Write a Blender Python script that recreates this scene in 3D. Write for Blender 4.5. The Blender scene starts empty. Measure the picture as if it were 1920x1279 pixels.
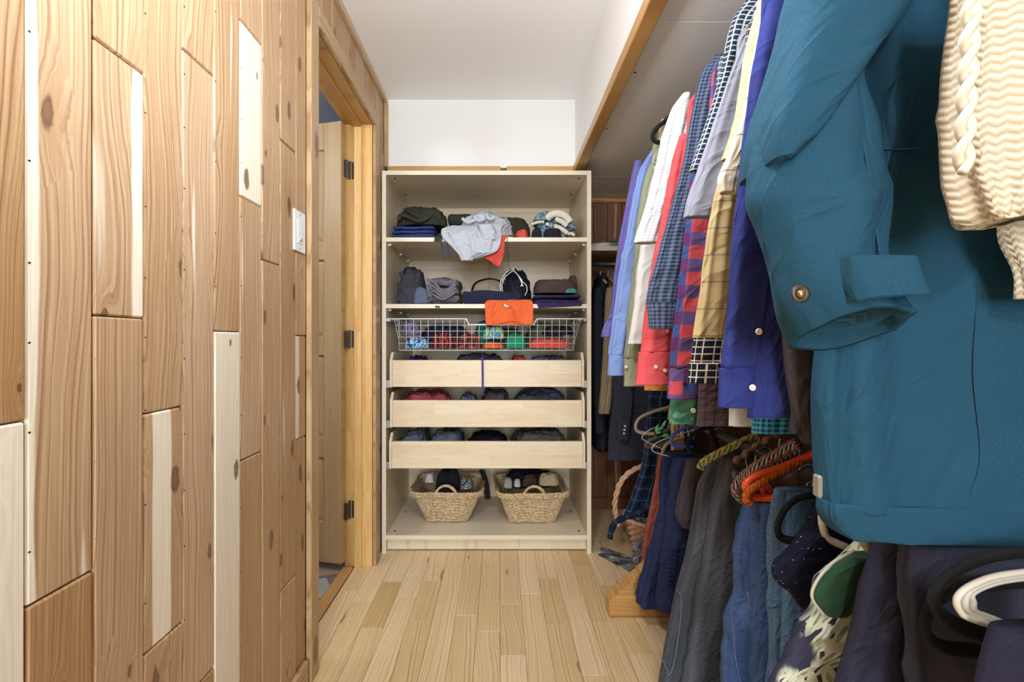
import bpy, math, random
import numpy as np
from mathutils import Vector, Matrix
sc = bpy.context.scene
col = sc.collection
PI = math.pi
F, CX, CY, CH = 856.0, 937.0, 638.0, 1.023      # focal length in pixels, vanishing point, camera height

# ---------------------------------------------------------------- camera, world, light
cam = bpy.data.cameras.new('camera')
cam.lens = 36.0 * F / 1920; cam.sensor_width = 36; cam.clip_start = 0.02
cam.shift_x = (960 - CX) / 1920; cam.shift_y = (CY - 639.5) / 1920
co = bpy.data.objects.new('camera', cam); col.objects.link(co)
co.location = (0, 0, CH); co.rotation_euler = (PI / 2, 0, 0)
sc.camera = co
w = bpy.data.worlds.new('world'); sc.world = w; w.use_nodes = True
w.node_tree.nodes['Background'].inputs[0].default_value = (0.75, 0.86, 1, 1)
w.node_tree.nodes['Background'].inputs[1].default_value = 1.0
sc.view_settings.view_transform = 'Standard'; sc.view_settings.look = 'None'
sc.view_settings.gamma = 1; sc.view_settings.use_curve_mapping = False
sc.view_settings.exposure = 0.36
sc.cycles.max_bounces = 5; sc.cycles.diffuse_bounces = 4; sc.cycles.glossy_bounces = 2; sc.cycles.transmission_bounces = 2
sc.cycles.caustics_reflective = False; sc.cycles.caustics_refractive = False

def area(name, loc, rot, sx, sy, power, color):
    l = bpy.data.lights.new(name, 'AREA'); l.shape = 'RECTANGLE'; l.size = sx; l.size_y = sy
    l.energy = power; l.color = color
    o = bpy.data.objects.new(name, l); col.objects.link(o); o.location = loc; o.rotation_euler = rot
    return o
area('rear_fill_light', (0.1, -3.52, 1.25), (PI / 2, 0, 0), 1.05, 1.5, 85, (0.86, 0.94, 1.0))  # added fill from behind the camera, set in a made-up window
LAMP_Y = 0.62
for (nm_, y_, e_) in (('ceiling_bulb', LAMP_Y, 20), ('rear_fill_bulb', -1.1, 26)):  # the rear bulb is added fill
    pl = bpy.data.lights.new(nm_, 'POINT'); pl.energy = e_; pl.shadow_soft_size = 0.06; pl.color = (0.86, 0.935, 1.0)
    plo = bpy.data.objects.new(nm_, pl); col.objects.link(plo); plo.location = (-0.08, y_, 1.70)
pl2 = bpy.data.lights.new('hall_fill_bulb', 'POINT'); pl2.energy = 13; pl2.shadow_soft_size = 0.12; pl2.color = (0.92, 0.95, 1)  # added light for the hall
plo2 = bpy.data.objects.new('hall_fill_bulb', pl2); col.objects.link(plo2); plo2.location = (-1.35, 1.3, 1.95)

# ---------------------------------------------------------------- helpers: pixels, noise, meshes
def P(u, v, z):
    return ((u - CX) / F * z, z, CH + (CY - v) / F * z)

def lin(c):
    return tuple((x / 12.92 if x <= .04045 else ((x + .055) / 1.055) ** 2.4) for x in c)
def rgb(r, g, b):
    return lin((r / 255, g / 255, b / 255)) + (1,)

def vnoise(p, seed=0):
    """value noise in -1..1 for an (..., 3) array"""
    p = np.asarray(p, float); i = np.floor(p).astype(np.int64); f = p - i; f = f * f * (3 - 2 * f)
    def h(ix, iy, iz):
        n = (ix * 374761393 + iy * 668265263 + iz * 1274126177 + seed * 974711) & 0x7fffffff
        n = ((n ^ (n >> 13)) * 1103515245 + 12345) & 0x7fffffff
        n = ((n ^ (n >> 16)) * 668265263) & 0x7fffffff
        return (n & 0xffff) / 32767.5 - 1
    x, y, z = i[..., 0], i[..., 1], i[..., 2]; fx, fy, fz = f[..., 0], f[..., 1], f[..., 2]
    def l(a, b, t): return a + (b - a) * t
    return l(l(l(h(x, y, z), h(x + 1, y, z), fx), l(h(x, y + 1, z), h(x + 1, y + 1, z), fx), fy),
             l(l(h(x, y, z + 1), h(x + 1, y, z + 1), fx), l(h(x, y + 1, z + 1), h(x + 1, y + 1, z + 1), fx), fy), fz)
def ridged(p, seed=0):
    return 1 - 2 * np.abs(vnoise(p, seed))
def v3(a, b, c):
    return np.stack(np.broadcast_arrays(a, b, c), -1)

def link(me, name, mat=None, parent=None, loc=None, smooth=False):
    o = bpy.data.objects.new(name, me); col.objects.link(o)
    if mat is not None and not me.materials: me.materials.append(mat)
    if parent is not None: o.parent = parent
    if loc is not None: o.location = loc
    if smooth: me.polygons.foreach_set('use_smooth', [True] * len(me.polygons))
    return o
def tag(o, label=None, cat=None, group=None, kind=None):
    if label: o['label'] = label
    if cat: o['category'] = cat
    if group: o['group'] = group
    if kind: o['kind'] = kind
    return o
def empty(name, loc=(0, 0, 0), parent=None):
    o = bpy.data.objects.new(name, None); col.objects.link(o); o.location = loc; o.empty_display_size = .05
    if parent is not None: o.parent = parent
    return o
def mesh(name, V, Fc, uv=None):
    me = bpy.data.meshes.new(name); me.from_pydata([tuple(map(float, q)) for q in V], [], Fc); me.update()
    if uv is not None:
        l = me.uv_layers.new(name='UVMap')
        idx = np.empty(len(me.loops), np.int32); me.loops.foreach_get('vertex_index', idx)
        l.data.foreach_set('uv', np.asarray(uv, np.float32)[idx].ravel())
    return me
class MB:
    """collects shapes for ONE mesh"""
    def __init__(s): s.V = []; s.F = []
    def add(s, V, Fc):
        n = len(s.V); s.V += [tuple(map(float, q)) for q in V]; s.F += [[i + n for i in f] for f in Fc]; return s
    def box(s, a, b, c=0.0):
        """box a..b, edges chamfered by c"""
        a = np.minimum(a, b).astype(float), np.maximum(a, b).astype(float); lo, hi = a
        c = min(c, (hi - lo).min() * .45)
        if c <= 0:
            V = [(x, y, z) for x in (lo[0], hi[0]) for y in (lo[1], hi[1]) for z in (lo[2], hi[2])]
            return s.add(V, [(0, 1, 3, 2), (4, 6, 7, 5), (0, 4, 5, 1), (2, 3, 7, 6), (0, 2, 6, 4), (1, 5, 7, 3)])
        V = []; ix = {}
        for i in (0, 1):
            for j in (0, 1):
                for k in (0, 1):
                    p = [(lo, hi)[q][n] for n, q in enumerate((i, j, k))]
                    d = [c if q == 0 else -c for q in (i, j, k)]
                    for ax in range(3):
                        q = [p[n] + (0 if n == ax else d[n]) for n in range(3)]
                        ix[i, j, k, ax] = len(V); V.append(q)
        Fc = []
        for ax in range(3):
            o1, o2 = [n for n in range(3) if n != ax]
            for sd in (0, 1):
                f = []
                for (p, q) in ((0, 0), (1, 0), (1, 1), (0, 1)):
                    t = [0, 0, 0]; t[ax] = sd; t[o1] = p; t[o2] = q; f.append(ix[t[0], t[1], t[2], ax])
                Fc.append(f)
            for p in (0, 1):
                for q in (0, 1):
                    e = []
                    for (sd, a2) in ((0, o1), (1, o1), (1, o2), (0, o2)):
                        t = [0, 0, 0]; t[ax] = sd; t[o1] = p; t[o2] = q; e.append(ix[t[0], t[1], t[2], a2])
                    Fc.append(e)
        for i in (0, 1):
            for j in (0, 1):
                for k in (0, 1): Fc.append([ix[i, j, k, n] for n in range(3)])
        return s.add(V, Fc)
    def tube(s, path, r, n=8, closed=False, caps=True, flat=1.0):
        P_ = [Vector(p) for p in path]; m = len(P_); V = []; Fc = []
        up = None
        rr = r if hasattr(r, '__len__') else [r] * m
        for i in range(m):
            a = P_[(i - 1) % m] if (closed or i) else P_[0]; b = P_[(i + 1) % m] if (closed or i < m - 1) else P_[-1]
            t = (b - a).normalized() if (b - a).length > 1e-9 else Vector((0, 0, 1))
            if up is None: up = t.orthogonal().normalized()
            up = (up - t * up.dot(t)); up = up.normalized() if up.length > 1e-6 else t.orthogonal().normalized()
            sd = t.cross(up)
            for k in range(n):
                an = 2 * PI * k / n
                V.append(P_[i] + (up * math.cos(an) * flat + sd * math.sin(an)) * rr[i])
        for i in range(m if closed else m - 1):
            j = (i + 1) % m
            for k in range(n): Fc.append((i * n + k, i * n + (k + 1) % n, j * n + (k + 1) % n, j * n + k))
        if caps and not closed:
            Fc.append(list(range(n))[::-1]); Fc.append([(m - 1) * n + k for k in range(n)])
        return s.add(V, Fc)
    def lathe(s, prof, c, n=16, axis=2):
        V = []; Fc = []
        for (r, h) in prof:
            for k in range(n):
                a = 2 * PI * k / n; q = [r * math.cos(a), r * math.sin(a), h]
                if axis == 0: q = [h, q[0], q[1]]
                if axis == 1: q = [q[0], h, q[1]]
                V.append((c[0] + q[0], c[1] + q[1], c[2] + q[2]))
        for i in range(len(prof) - 1):
            for k in range(n): Fc.append((i * n + k, i * n + (k + 1) % n, (i + 1) * n + (k + 1) % n, (i + 1) * n + k))
        Fc.append(list(range(n))[::-1]); Fc.append([(len(prof) - 1) * n + k for k in range(n)])
        return s.add(V, Fc)
    def prism(s, pts, d):
        """polygon pts (3-D) extruded by vector d"""
        n = len(pts); V = [Vector(p) for p in pts] + [Vector(p) + Vector(d) for p in pts]
        return s.add(V, [list(range(n)), [2 * n - 1 - i for i in range(n)]] + [(i, i + n, (i + 1) % n + n, (i + 1) % n) for i in range(n)])
    def build(s, name, mat, parent=None, smooth=False):
        return link(mesh(name, s.V, s.F), name, mat, parent, smooth=smooth)
def fixn(o):
    import bmesh
    bm = bmesh.new(); bm.from_mesh(o.data); bmesh.ops.recalc_face_normals(bm, faces=bm.faces); bm.to_mesh(o.data); bm.free(); return o
def B(name, a, b, mat, parent=None, c=0.0015):
    """one box part with its origin at its own middle (so wood grain differs)"""
    a = np.array(a, float); b = np.array(b, float); m = (a + b) / 2
    o = MB().box(a - m, b - m, c).build(name, mat, parent); o.location = m; return o
def smoothpath(pts, n=6, closed=False):
    """Catmull-Rom through pts"""
    pts = [np.array(p, float) for p in pts]; out = []; m = len(pts)
    for i in range(m if closed else m - 1):
        p0 = pts[(i - 1) % m] if (closed or i) else pts[0]; p1 = pts[i]; p2 = pts[(i + 1) % m]
        p3 = pts[(i + 2) % m] if (closed or i < m - 2) else pts[-1]
        for k in range(n):
            t = k / n
            out.append(.5 * (2 * p1 + (p2 - p0) * t + (2 * p0 - 5 * p1 + 4 * p2 - p3) * t * t + (3 * p1 - p0 - 3 * p2 + p3) * t ** 3))
    if not closed: out.append(pts[-1])
    return out
def resample(rows, n):
    """Catmull-Rom resampling of a list of equal-length tuples to n rows"""
    rows = np.array(rows, float); m = len(rows)
    if m == 2: return rows[0] + (rows[1] - rows[0]) * np.linspace(0, 1, n)[:, None]
    dense = np.array(smoothpath(rows, 12)); t = np.linspace(0, len(dense) - 1, n); i = np.minimum(t.astype(int), len(dense) - 2)
    return dense[i] + (dense[i + 1] - dense[i]) * (t - i)[:, None]

# ---------------------------------------------------------------- materials
class NT:
    def __init__(s, name):
        s.m = bpy.data.materials.new(name); s.m.use_nodes = True; s.t = s.m.node_tree
        s.b = s.t.nodes['Principled BSDF']
    def n(s, typ, ins=None, out=0, **kw):
        nd = s.t.nodes.new(typ)
        for k, v in kw.items(): setattr(nd, k, v)
        for k, v in (ins or {}).items(): s.set(nd.inputs[k], v)
        return nd.outputs[out]
    def set(s, sock, v):
        if isinstance(v, bpy.types.NodeSocket): s.t.links.new(v, sock)
        else: sock.default_value = v
    def M(s, op, a, b=0.0, c=None, clamp=False):
        nd = s.t.nodes.new('ShaderNodeMath'); nd.operation = op; nd.use_clamp = clamp
        s.set(nd.inputs[0], a); s.set(nd.inputs[1], b)
        if c is not None: s.set(nd.inputs[2], c)
        return nd.outputs[0]
    def mix(s, f, a, b, mode='MIX'):
        nd = s.t.nodes.new('ShaderNodeMix'); nd.data_type = 'RGBA'; nd.blend_type = mode
        s.set(nd.inputs[0], f); s.set(nd.inputs[6], a); s.set(nd.inputs[7], b); return nd.outputs[2]
    def ramp(s, f, lo, hi):
        return s.n('ShaderNodeMapRange', {0: f, 1: lo, 2: hi, 3: 0.0, 4: 1.0}, interpolation_type='SMOOTHSTEP')
    def vec(s, x, y, z=0.0):
        return s.n('ShaderNodeCombineXYZ', {0: x, 1: y, 2: z})
    def noise(s, v, scale, detail=2.0, rough=.5, dist=0.0):
        return s.n('ShaderNodeTexNoise', {'Vector': v, 'Scale': scale, 'Detail': detail, 'Roughness': rough, 'Distortion': dist})
    def bump(s, h, strength, dist):
        s.set(s.b.inputs['Normal'], s.n('ShaderNodeBump', {'Height': h, 'Strength': strength, 'Distance': dist}))
    def attr(s, name):
        return s.n('ShaderNodeAttribute', out=2, attribute_type='OBJECT', attribute_name=name)
    def fin(s, color, rough=.5, **kw):
        s.set(s.b.inputs['Base Color'], color); s.set(s.b.inputs['Roughness'], rough)
        for k, v in kw.items(): s.set(s.b.inputs[k.replace('_', ' ')], v)
        return s.m

def plain(name, c, rough=.5, metal=0.0, **kw):
    t = NT(name); return t.fin(c, rough, Metallic=metal, **kw)

def wood(name, light, mid, dark, sap=None, along=2, across=1, freq=55, knots=0.5, rough=.5, fine=.35, bumps=.15, tonevar=.25,
         knot_size=.17, flow_amp=.05, ringy=.55, kscale=(7.0, 2.6)):
    t = NT(name)
    o = t.n('ShaderNodeTexCoord', out=3); sp = t.t.nodes.new('ShaderNodeSeparateXYZ'); t.t.links.new(o, sp.inputs[0])
    al, ac = sp.outputs[along], sp.outputs[across]; th = sp.outputs[3 - along - across]
    rnd = t.n('ShaderNodeObjectInfo', out=5)
    off = t.M('MULTIPLY', rnd, 41.0)
    al2 = t.M('ADD', al, off)
    # knots
    kv = t.vec(t.M('MULTIPLY', ac, kscale[0]), t.M('MULTIPLY', al2, kscale[1]), off)
    nd = t.t.nodes.new('ShaderNodeTexVoronoi'); nd.voronoi_dimensions = '2D'; t.set(nd.inputs['Vector'], t.vec(t.M('ADD', t.M('MULTIPLY', ac, kscale[0]), t.M('MULTIPLY', off, 3.7)), t.M('MULTIPLY', al2, kscale[1])))
    nd.inputs['Scale'].default_value = 1.0
    wob = t.noise(t.vec(t.M('MULTIPLY', ac, 90.0), t.M('MULTIPLY', al2, 50.0), off), 1.0, 3.0)
    kd = t.M('ADD', nd.outputs['Distance'], t.M('MULTIPLY', t.M('SUBTRACT', wob, .5), .13))
    sel = t.M('LESS_THAN', t.n('ShaderNodeSeparateColor', {0: nd.outputs['Color']}), knots)
    ksz = t.M('MULTIPLY', t.M('ADD', t.n('ShaderNodeSeparateColor', {0: nd.outputs['Color']}, out=1), .3), knot_size)
    near = t.M('MULTIPLY', sel, t.M('POWER', 2.718, t.M('MULTIPLY', t.M('POWER', t.M('DIVIDE', kd, t.M('MULTIPLY', ksz, 1.9)), 2.0), -1.0)))
    kmask = t.M('MULTIPLY', sel, t.M('SUBTRACT', 1.0, t.ramp(t.M('DIVIDE', kd, ksz), .45, .75)))
    kcore = t.M('MULTIPLY', sel, t.M('SUBTRACT', 1.0, t.ramp(t.M('DIVIDE', kd, ksz), .25, .45)))
    # grain lines that run along the board and flow round the knots
    slow = t.noise(t.vec(t.M('MULTIPLY', ac, 5.0), t.M('MULTIPLY', al2, 1.5), off), 1.0, 1.5)
    flow = t.M('ADD', t.M('ADD', ac, t.M('MULTIPLY', slow, flow_amp * 2)), t.M('MULTIPLY', near, .022))
    flow = t.M('ADD', flow, t.M('MULTIPLY', t.noise(t.vec(t.M('MULTIPLY', ac, 60.0), t.M('MULTIPLY', al2, 6.0), off), 1.0, 1.0), .006))
    g1 = t.n('ShaderNodeTexNoise', {'W': t.M('ADD', t.M('MULTIPLY', flow, freq * 2.0), off), 'Scale': 1.0, 'Detail': 2.0, 'Roughness': .6}, noise_dimensions='1D')
    g2 = t.noise(t.vec(t.M('MULTIPLY', ac, 420.0), t.M('MULTIPLY', al2, 9.0), off), 1.0, 2.0)
    g3 = t.noise(t.vec(t.M('MULTIPLY', ac, 12.0), t.M('MULTIPLY', al2, 1.2), off), 1.0, 2.0)
    g = t.M('ADD', t.M('ADD', t.M('MULTIPLY', g1, ringy), t.M('MULTIPLY', g2, fine)), t.M('MULTIPLY', g3, 1 - ringy - fine + .25))
    f = t.ramp(g, .38, .78)
    c = t.mix(f, light, mid)
    c = t.mix(t.M('MULTIPLY', t.ramp(g1, .54, .74), .5), c, dark)
    c = t.mix(t.M('MULTIPLY', near, .55), c, mid)
    if sap is not None:
        lo, hi = t.attr('sap_from'), t.attr('sap_to')
        wv = t.M('ADD', ac, t.M('MULTIPLY', t.M('SUBTRACT', t.noise(t.vec(t.M('MULTIPLY', ac, 4.0), t.M('MULTIPLY', al2, 3.0), off), 1.0, 2.0), .5), .022))
        sm = t.M('MULTIPLY', t.ramp(wv, lo, t.M('ADD', lo, .004)), t.M('SUBTRACT', 1.0, t.ramp(wv, hi, t.M('ADD', hi, .004))))
        # thin natural sapwood streaks everywhere
        st = t.ramp(t.noise(t.vec(t.M('MULTIPLY', ac, 26.0), t.M('MULTIPLY', al2, 1.1), off), 1.0, 1.0), .69, .73)
        sm = t.M('MAXIMUM', sm, t.M('MULTIPLY', st, .75))
        sc_ = t.mix(t.M('MULTIPLY', f, .35), sap, light)
        c = t.mix(sm, c, sc_)
    c = t.mix(t.M('MULTIPLY', kmask, .85), c, tuple(x * .6 for x in dark[:3]) + (1,))
    c = t.mix(t.M('MULTIPLY', kcore, .25), c, tuple(x * .8 for x in mid[:3]) + (1,))
    tone = t.M('ADD', t.attr('tone'), t.M('MULTIPLY', t.M('SUBTRACT', rnd, .5), tonevar))
    c = t.n('ShaderNodeHueSaturation', {'Color': c, 'Value': t.M('ADD', 1.0, tone), 'Saturation': t.M('SUBTRACT', 1.0, t.M('MULTIPLY', tone, .8))})
    t.bump(t.M('ADD', t.M('MULTIPLY', g2, .6), g1), bumps, .0006)
    return t.fin(c, rough)

CEDAR = wood('cedar_boards', rgb(202, 170, 134), rgb(174, 136, 98), rgb(122, 82, 54), sap=rgb(240, 230, 210), freq=95, knots=.56, rough=.42, kscale=(12, 4.8), knot_size=.16, tonevar=.16)
CEDAR_X = wood('cedar_trim', rgb(206, 176, 138), rgb(180, 146, 106), rgb(142, 106, 70), along=1, across=2, freq=70, knots=.25, rough=.4)
CEDAR_V = wood('cedar_trim_upright', rgb(198, 168, 128), rgb(172, 138, 98), rgb(134, 98, 62), along=2, across=1, freq=80, knots=.2, rough=.4)
CEDAR_OLD = wood('aged_red_cedar', rgb(150, 100, 70), rgb(122, 76, 50), rgb(84, 46, 30), sap=rgb(196, 160, 120), along=2, across=0, freq=60, knots=.5, rough=.4)
CEDAR_SHADED = wood('shade_dark_cedar', rgb(72, 50, 38), rgb(56, 38, 28), rgb(40, 26, 20), along=2, across=1, freq=60, knots=.5, rough=.5)  # cedar darkened to stand for the shadow behind the hanging clothes
OAK = wood('oak_floor', rgb(238, 214, 172), rgb(224, 192, 144), rgb(182, 138, 88), along=1, across=0, freq=75, knots=.28, rough=.33, kscale=(10, 2.2), knot_size=.13, tonevar=.16, ringy=.5)
HONEY_X = wood('honey_pine', rgb(208, 164, 104), rgb(186, 138, 78), rgb(152, 104, 52), along=1, across=2, freq=45, knots=.15, rough=.35, tonevar=.08)
HONEY_W = wood('honey_pine_crosswise', rgb(208, 164, 104), rgb(186, 138, 78), rgb(152, 104, 52), along=0, across=2, freq=45, knots=.15, rough=.35, tonevar=.08)
HONEY_V = wood('honey_pine_upright', rgb(232, 196, 134), rgb(214, 170, 106), rgb(180, 128, 72), along=2, across=0, freq=45, knots=.15, rough=.35, tonevar=.1)
DOORWOOD = wood('oak_door', rgb(206, 176, 130), rgb(186, 152, 104), rgb(150, 116, 74), along=2, across=0, freq=120, knots=0, rough=.45, ringy=.3, tonevar=.04)
BIRCH_M = wood('birch_melamine', rgb(226, 210, 182), rgb(212, 194, 164), rgb(190, 168, 136), along=2, across=1, freq=150, knots=0, rough=.4, ringy=.25, fine=.3, tonevar=.02, bumps=.03)
BIRCH_W = wood('birch_melamine_crosswise_lit', rgb(238, 226, 202), rgb(226, 211, 184), rgb(204, 184, 154), along=0, across=1, freq=150, knots=0, rough=.4, ringy=.25, fine=.3, tonevar=.02, bumps=.03)  # lightened for horizontal boards, light on them put into the colour
BIRCH_E = plain('birch_edge_band', rgb(236, 224, 200), .4)

def staves(name, light, mid, dark, along=0, up=2, h=.05):
    """edge-glued solid wood: long staves that differ in tone"""
    t = NT(name); o = t.n('ShaderNodeTexCoord', out=3); sp = t.t.nodes.new('ShaderNodeSeparateXYZ'); t.t.links.new(o, sp.inputs[0])
    al, ac = sp.outputs[along], sp.outputs[up]; rnd = t.M('MULTIPLY', t.n('ShaderNodeObjectInfo', out=5), 17.0)
    br = t.t.nodes.new('ShaderNodeTexBrick'); t.set(br.inputs['Vector'], t.vec(t.M('ADD', al, rnd), ac))
    br.inputs['Scale'].default_value = 1.0; br.inputs['Brick Width'].default_value = .42; br.inputs['Row Height'].default_value = h
    br.inputs['Mortar Size'].default_value = 0.0; br.offset = .37
    br.inputs['Color1'].default_value = (0, 0, 0, 1); br.inputs['Color2'].default_value = (1, 1, 1, 1)
    tone = t.n('ShaderNodeSeparateColor', {0: br.outputs['Color']})
    wv = t.noise(t.vec(t.M('MULTIPLY', t.M('ADD', al, t.M('MULTIPLY', tone, 5.0)), 5.0), t.M('MULTIPLY', ac, 40.0), t.M('MULTIPLY', tone, 9.0)), 1.0, 3.0, .6, .8)
    fi = t.noise(t.vec(t.M('MULTIPLY', al, 14.0), t.M('MULTIPLY', ac, 420.0), tone), 1.0, 2.0)
    c = t.mix(t.ramp(t.M('ADD', t.M('MULTIPLY', wv, .7), t.M('MULTIPLY', fi, .3)), .4, .72), light, mid)
    c = t.mix(t.M('MULTIPLY', tone, .45), c, dark)
    return t.fin(c, .35)
BIRCH_F = staves('birch_drawer_wood', rgb(240, 226, 198), rgb(230, 208, 172), rgb(220, 192, 150))
JAMB_S = staves('finger_jointed_pine', rgb(236, 198, 132), rgb(222, 174, 104), rgb(200, 146, 78), along=2, up=0, h=.035)

def wall_paint(name, c, bump=.05, scale=180):
    t = NT(name); o = t.n('ShaderNodeTexCoord', out=3)
    n = t.noise(o, scale, 3.0); big = t.noise(o, 1.6, 2.0)
    t.bump(n, bump, .002)
    return t.fin(t.mix(t.M('MULTIPLY', big, .25), c, tuple(x * .93 for x in c[:3]) + (1,)), .7)
WHITE = wall_paint('white_wall_paint', rgb(236, 235, 232))
WHITE_LIT = wall_paint('lit_white_paint', rgb(250, 250, 250))  # whiter copy of the wall paint, making up for light missing overhead
HALL = wall_paint('hall_wall_paint', rgb(196, 200, 212))
t = NT('painted_plywood'); o_ = t.n('ShaderNodeTexCoord', out=3)
sp_ = t.t.nodes.new('ShaderNodeSeparateXYZ'); t.t.links.new(o_, sp_.inputs[0])
gr = t.noise(t.vec(t.M('MULTIPLY', sp_.outputs[0], 9.0), t.M('MULTIPLY', sp_.outputs[1], 150.0)), 1.0, 3.0)
t.bump(gr, .25, .001)
PLY = t.fin(t.mix(gr, rgb(236, 232, 228), rgb(246, 243, 240)), .45)
DARKGAP = plain('dark_backing', rgb(70, 50, 36), .8)
STEEL = plain('galvanised_steel', rgb(178, 178, 176), .35, .9)
BRONZE = plain('aged_bronze', rgb(84, 78, 70), .45, .7)
SCREW = plain('dark_screw', rgb(40, 38, 36), .5, .6)
WHITEPL = plain('white_plastic', rgb(240, 240, 238), .35)
SLOT = plain('switch_slot', rgb(196, 190, 176), .5)
WIRE = plain('white_coated_wire', rgb(226, 224, 218), .35)
CHROME = plain('chrome', rgb(200, 200, 200), .2, 1.0)
IRON = plain('dull_iron_pipe', rgb(92, 92, 90), .45, .7)
STONE = None
t = NT('slate_tile'); o_ = t.n('ShaderNodeTexCoord', out=3); nn = t.noise(o_, 9.0, 4.0); t.bump(nn, .3, .004)
c_ = t.mix(t.M('MULTIPLY', t.attr('rust'), .8), t.mix(nn, rgb(150, 152, 150), rgb(190, 190, 186)), rgb(176, 140, 104))
SLATE = t.fin(c_, .45)
GROUT = plain('grout', rgb(120, 112, 104), .9)

# ---------------------------------------------------------------- the room shell
WX = -0.575            # face of the left cedar wall
OY0, OY1, OH = 1.41, 2.07, 2.0          # door opening
CEIL, LOW = 2.224, 1.884
BACK, WHY = 2.77, 2.28                  # alcove back wall, white wall over the cabinet
REAR, RX, END = -1.6, 1.06, -3.6        # boards are laid from REAR on; the closet ends at END
fl = MB().box((-.66, REAR, -.05), (RX + .05, BACK + .05, -.012)).build('floor', DARKGAP); tag(fl, kind='structure')
rng = random.Random(5)
JT = {-8: [1.861], -7: [1.504, 1.788], -6: [1.627, 1.934], -5: [1.818, 2.148], -4: [1.66, 1.942], -3: [2.015], -2: [1.695], -1: [2.10],
      0: [1.48, 1.769], 1: [1.841], 2: [1.64, 1.966], 3: [1.392, 1.798], 4: [1.66, 2.073], 5: [1.489, 1.908], 6: [1.64]}
TONE = {(-8, 1): -.1, (-6, 1): -.13, (-6, 2): .06, (-5, 1): -.03, (2, 1): -.13, (4, 2): -.15, (-4, 1): -.06, (-7, 0): -.02, (0, 1): -.08}
def plank(name, a, b, mat, parent, c=.0012, **props):
    o = B(name, a, b, mat, parent, c)
    for k, v in props.items(): o[k] = v
    return o
for k in range(-8, 13):
    x0, x1 = .0016 + .083 * k, .0016 + .083 * (k + 1)
    js = JT.get(k, [])
    lo = [REAR]; y = (js[0] if js else 2.3 - rng.random()) - .45 - .5 * rng.random()
    back = []
    while y > REAR + .25: back.append(y); y -= .45 + .6 * rng.random()
    hi = []; y = (js[-1] if js else 1.6) + .45 + .4 * rng.random()
    while y < BACK - .15: hi.append(y); y += .4 + .4 * rng.random()
    ys = [REAR] + back[::-1] + js + hi + [BACK]
    vis0 = len(back) + 1 if js else 0
    for i in range(len(ys) - 1):
        if ys[i + 1] < .9 and k not in (0,): pass
        xa, xb = x0, min(x1, RX)
        if k == -8: xa = -.655
        if k == -8:
            ya, yb = max(ys[i], OY0 + .005), min(ys[i + 1], OY1 - .005)
            if yb - ya < .03: continue
        else: ya, yb = ys[i], ys[i + 1]
        if xa >= RX: continue
        plank('plank', (xa + .0004, ya + .0005, -.012), (xb - .0004, yb - .0005, 0), OAK, fl, .0008,
              tone=TONE.get((k, i - vis0 + 1), rng.uniform(-.05, .05)))

wl = MB()
wl.box((-.70, REAR, 0), (WX - .014, OY0, CEIL)).box((-.70, OY1, 0), (WX - .014, BACK + .05, CEIL)).box((-.70, OY0, OH + .015), (WX - .014, OY1, CEIL))
wl = wl.build('wall_left', DARKGAP); tag(wl, kind='structure')
tag(MB().box((-.70, END, 0), (WX, REAR, CEIL)).build('wall_left_rear', CEDAR), kind='structure')
tag(MB().box((-.66, END, -.05), (RX + .05, REAR, 0)).build('floor_rear', OAK), kind='structure')
PWID = .0915
cols = {k: [] for k in range(-24, 20)}
JW = {-1: [.925], 0: [.697, 1.98], 1: [1.058, 1.452], 2: [.512, .903, 1.9], 3: [.364, 1.554], 4: [1.041, 1.95], 5: [.754, 1.344, 1.735], 6: [1.218, 2.0], 7: [.363, 1.55], 8: [.74, 1.036]}
SAP = {(-1, 0): (-9, 9), (1, 1): (.018, 9), (0, 1): (-9, -.036), (2, 1): (-.03, .012), (4, 0): (-9, 9), (5, 2): (-9, 9), (8, 1): (-9, -.012), (2, 2): (9, 9)}
WT = {(0, 0): -.12, (1, 2): .05, (3, 0): -.08, (5, 0): -.06, (0, 1): -.04, (1, 0): -.02, (3, 1): .04, (-1, 1): -.06, (2, 1): .05}
for k in range(-23, 19):
    y0 = .555 + PWID * k; y1 = y0 + PWID
    zlo, zhi = .0, CEIL
    if y0 > OY0 - .08: zlo = OH + .062
    ya, yb = y0, y1
    if zlo == 0 and yb > OY0 - .055: yb = OY0 - .055
    if y0 > OY1 + .06: zlo = 0
    if y0 < REAR: ya = REAR
    if yb > BACK: yb = BACK
    if yb - ya < .01: continue
    js = JW.get(k)
    if js is None:
        js = []; z = rng.uniform(.2, .9)
        while z < 2.1: js.append(z); z += rng.uniform(.35, 1.0)
    js = [z for z in js if zlo + .04 < z < zhi - .04]
    if zlo > 1: js = []
    zs = [zlo] + js + [zhi]
    for i in range(len(zs) - 1):
        sp = SAP.get((k, i), (9, 9))
        d = rng.uniform(-.0012, .0012)
        plank('plank', (WX - .014, ya + .0008, zs[i] + .0008), (WX + d, yb - .0008, zs[i + 1] - .0008), CEDAR, wl, .0028,
              sap_from=float(sp[0]), sap_to=float(sp[1]), tone=WT.get((k, i), rng.uniform(-.04, .04)))
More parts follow.
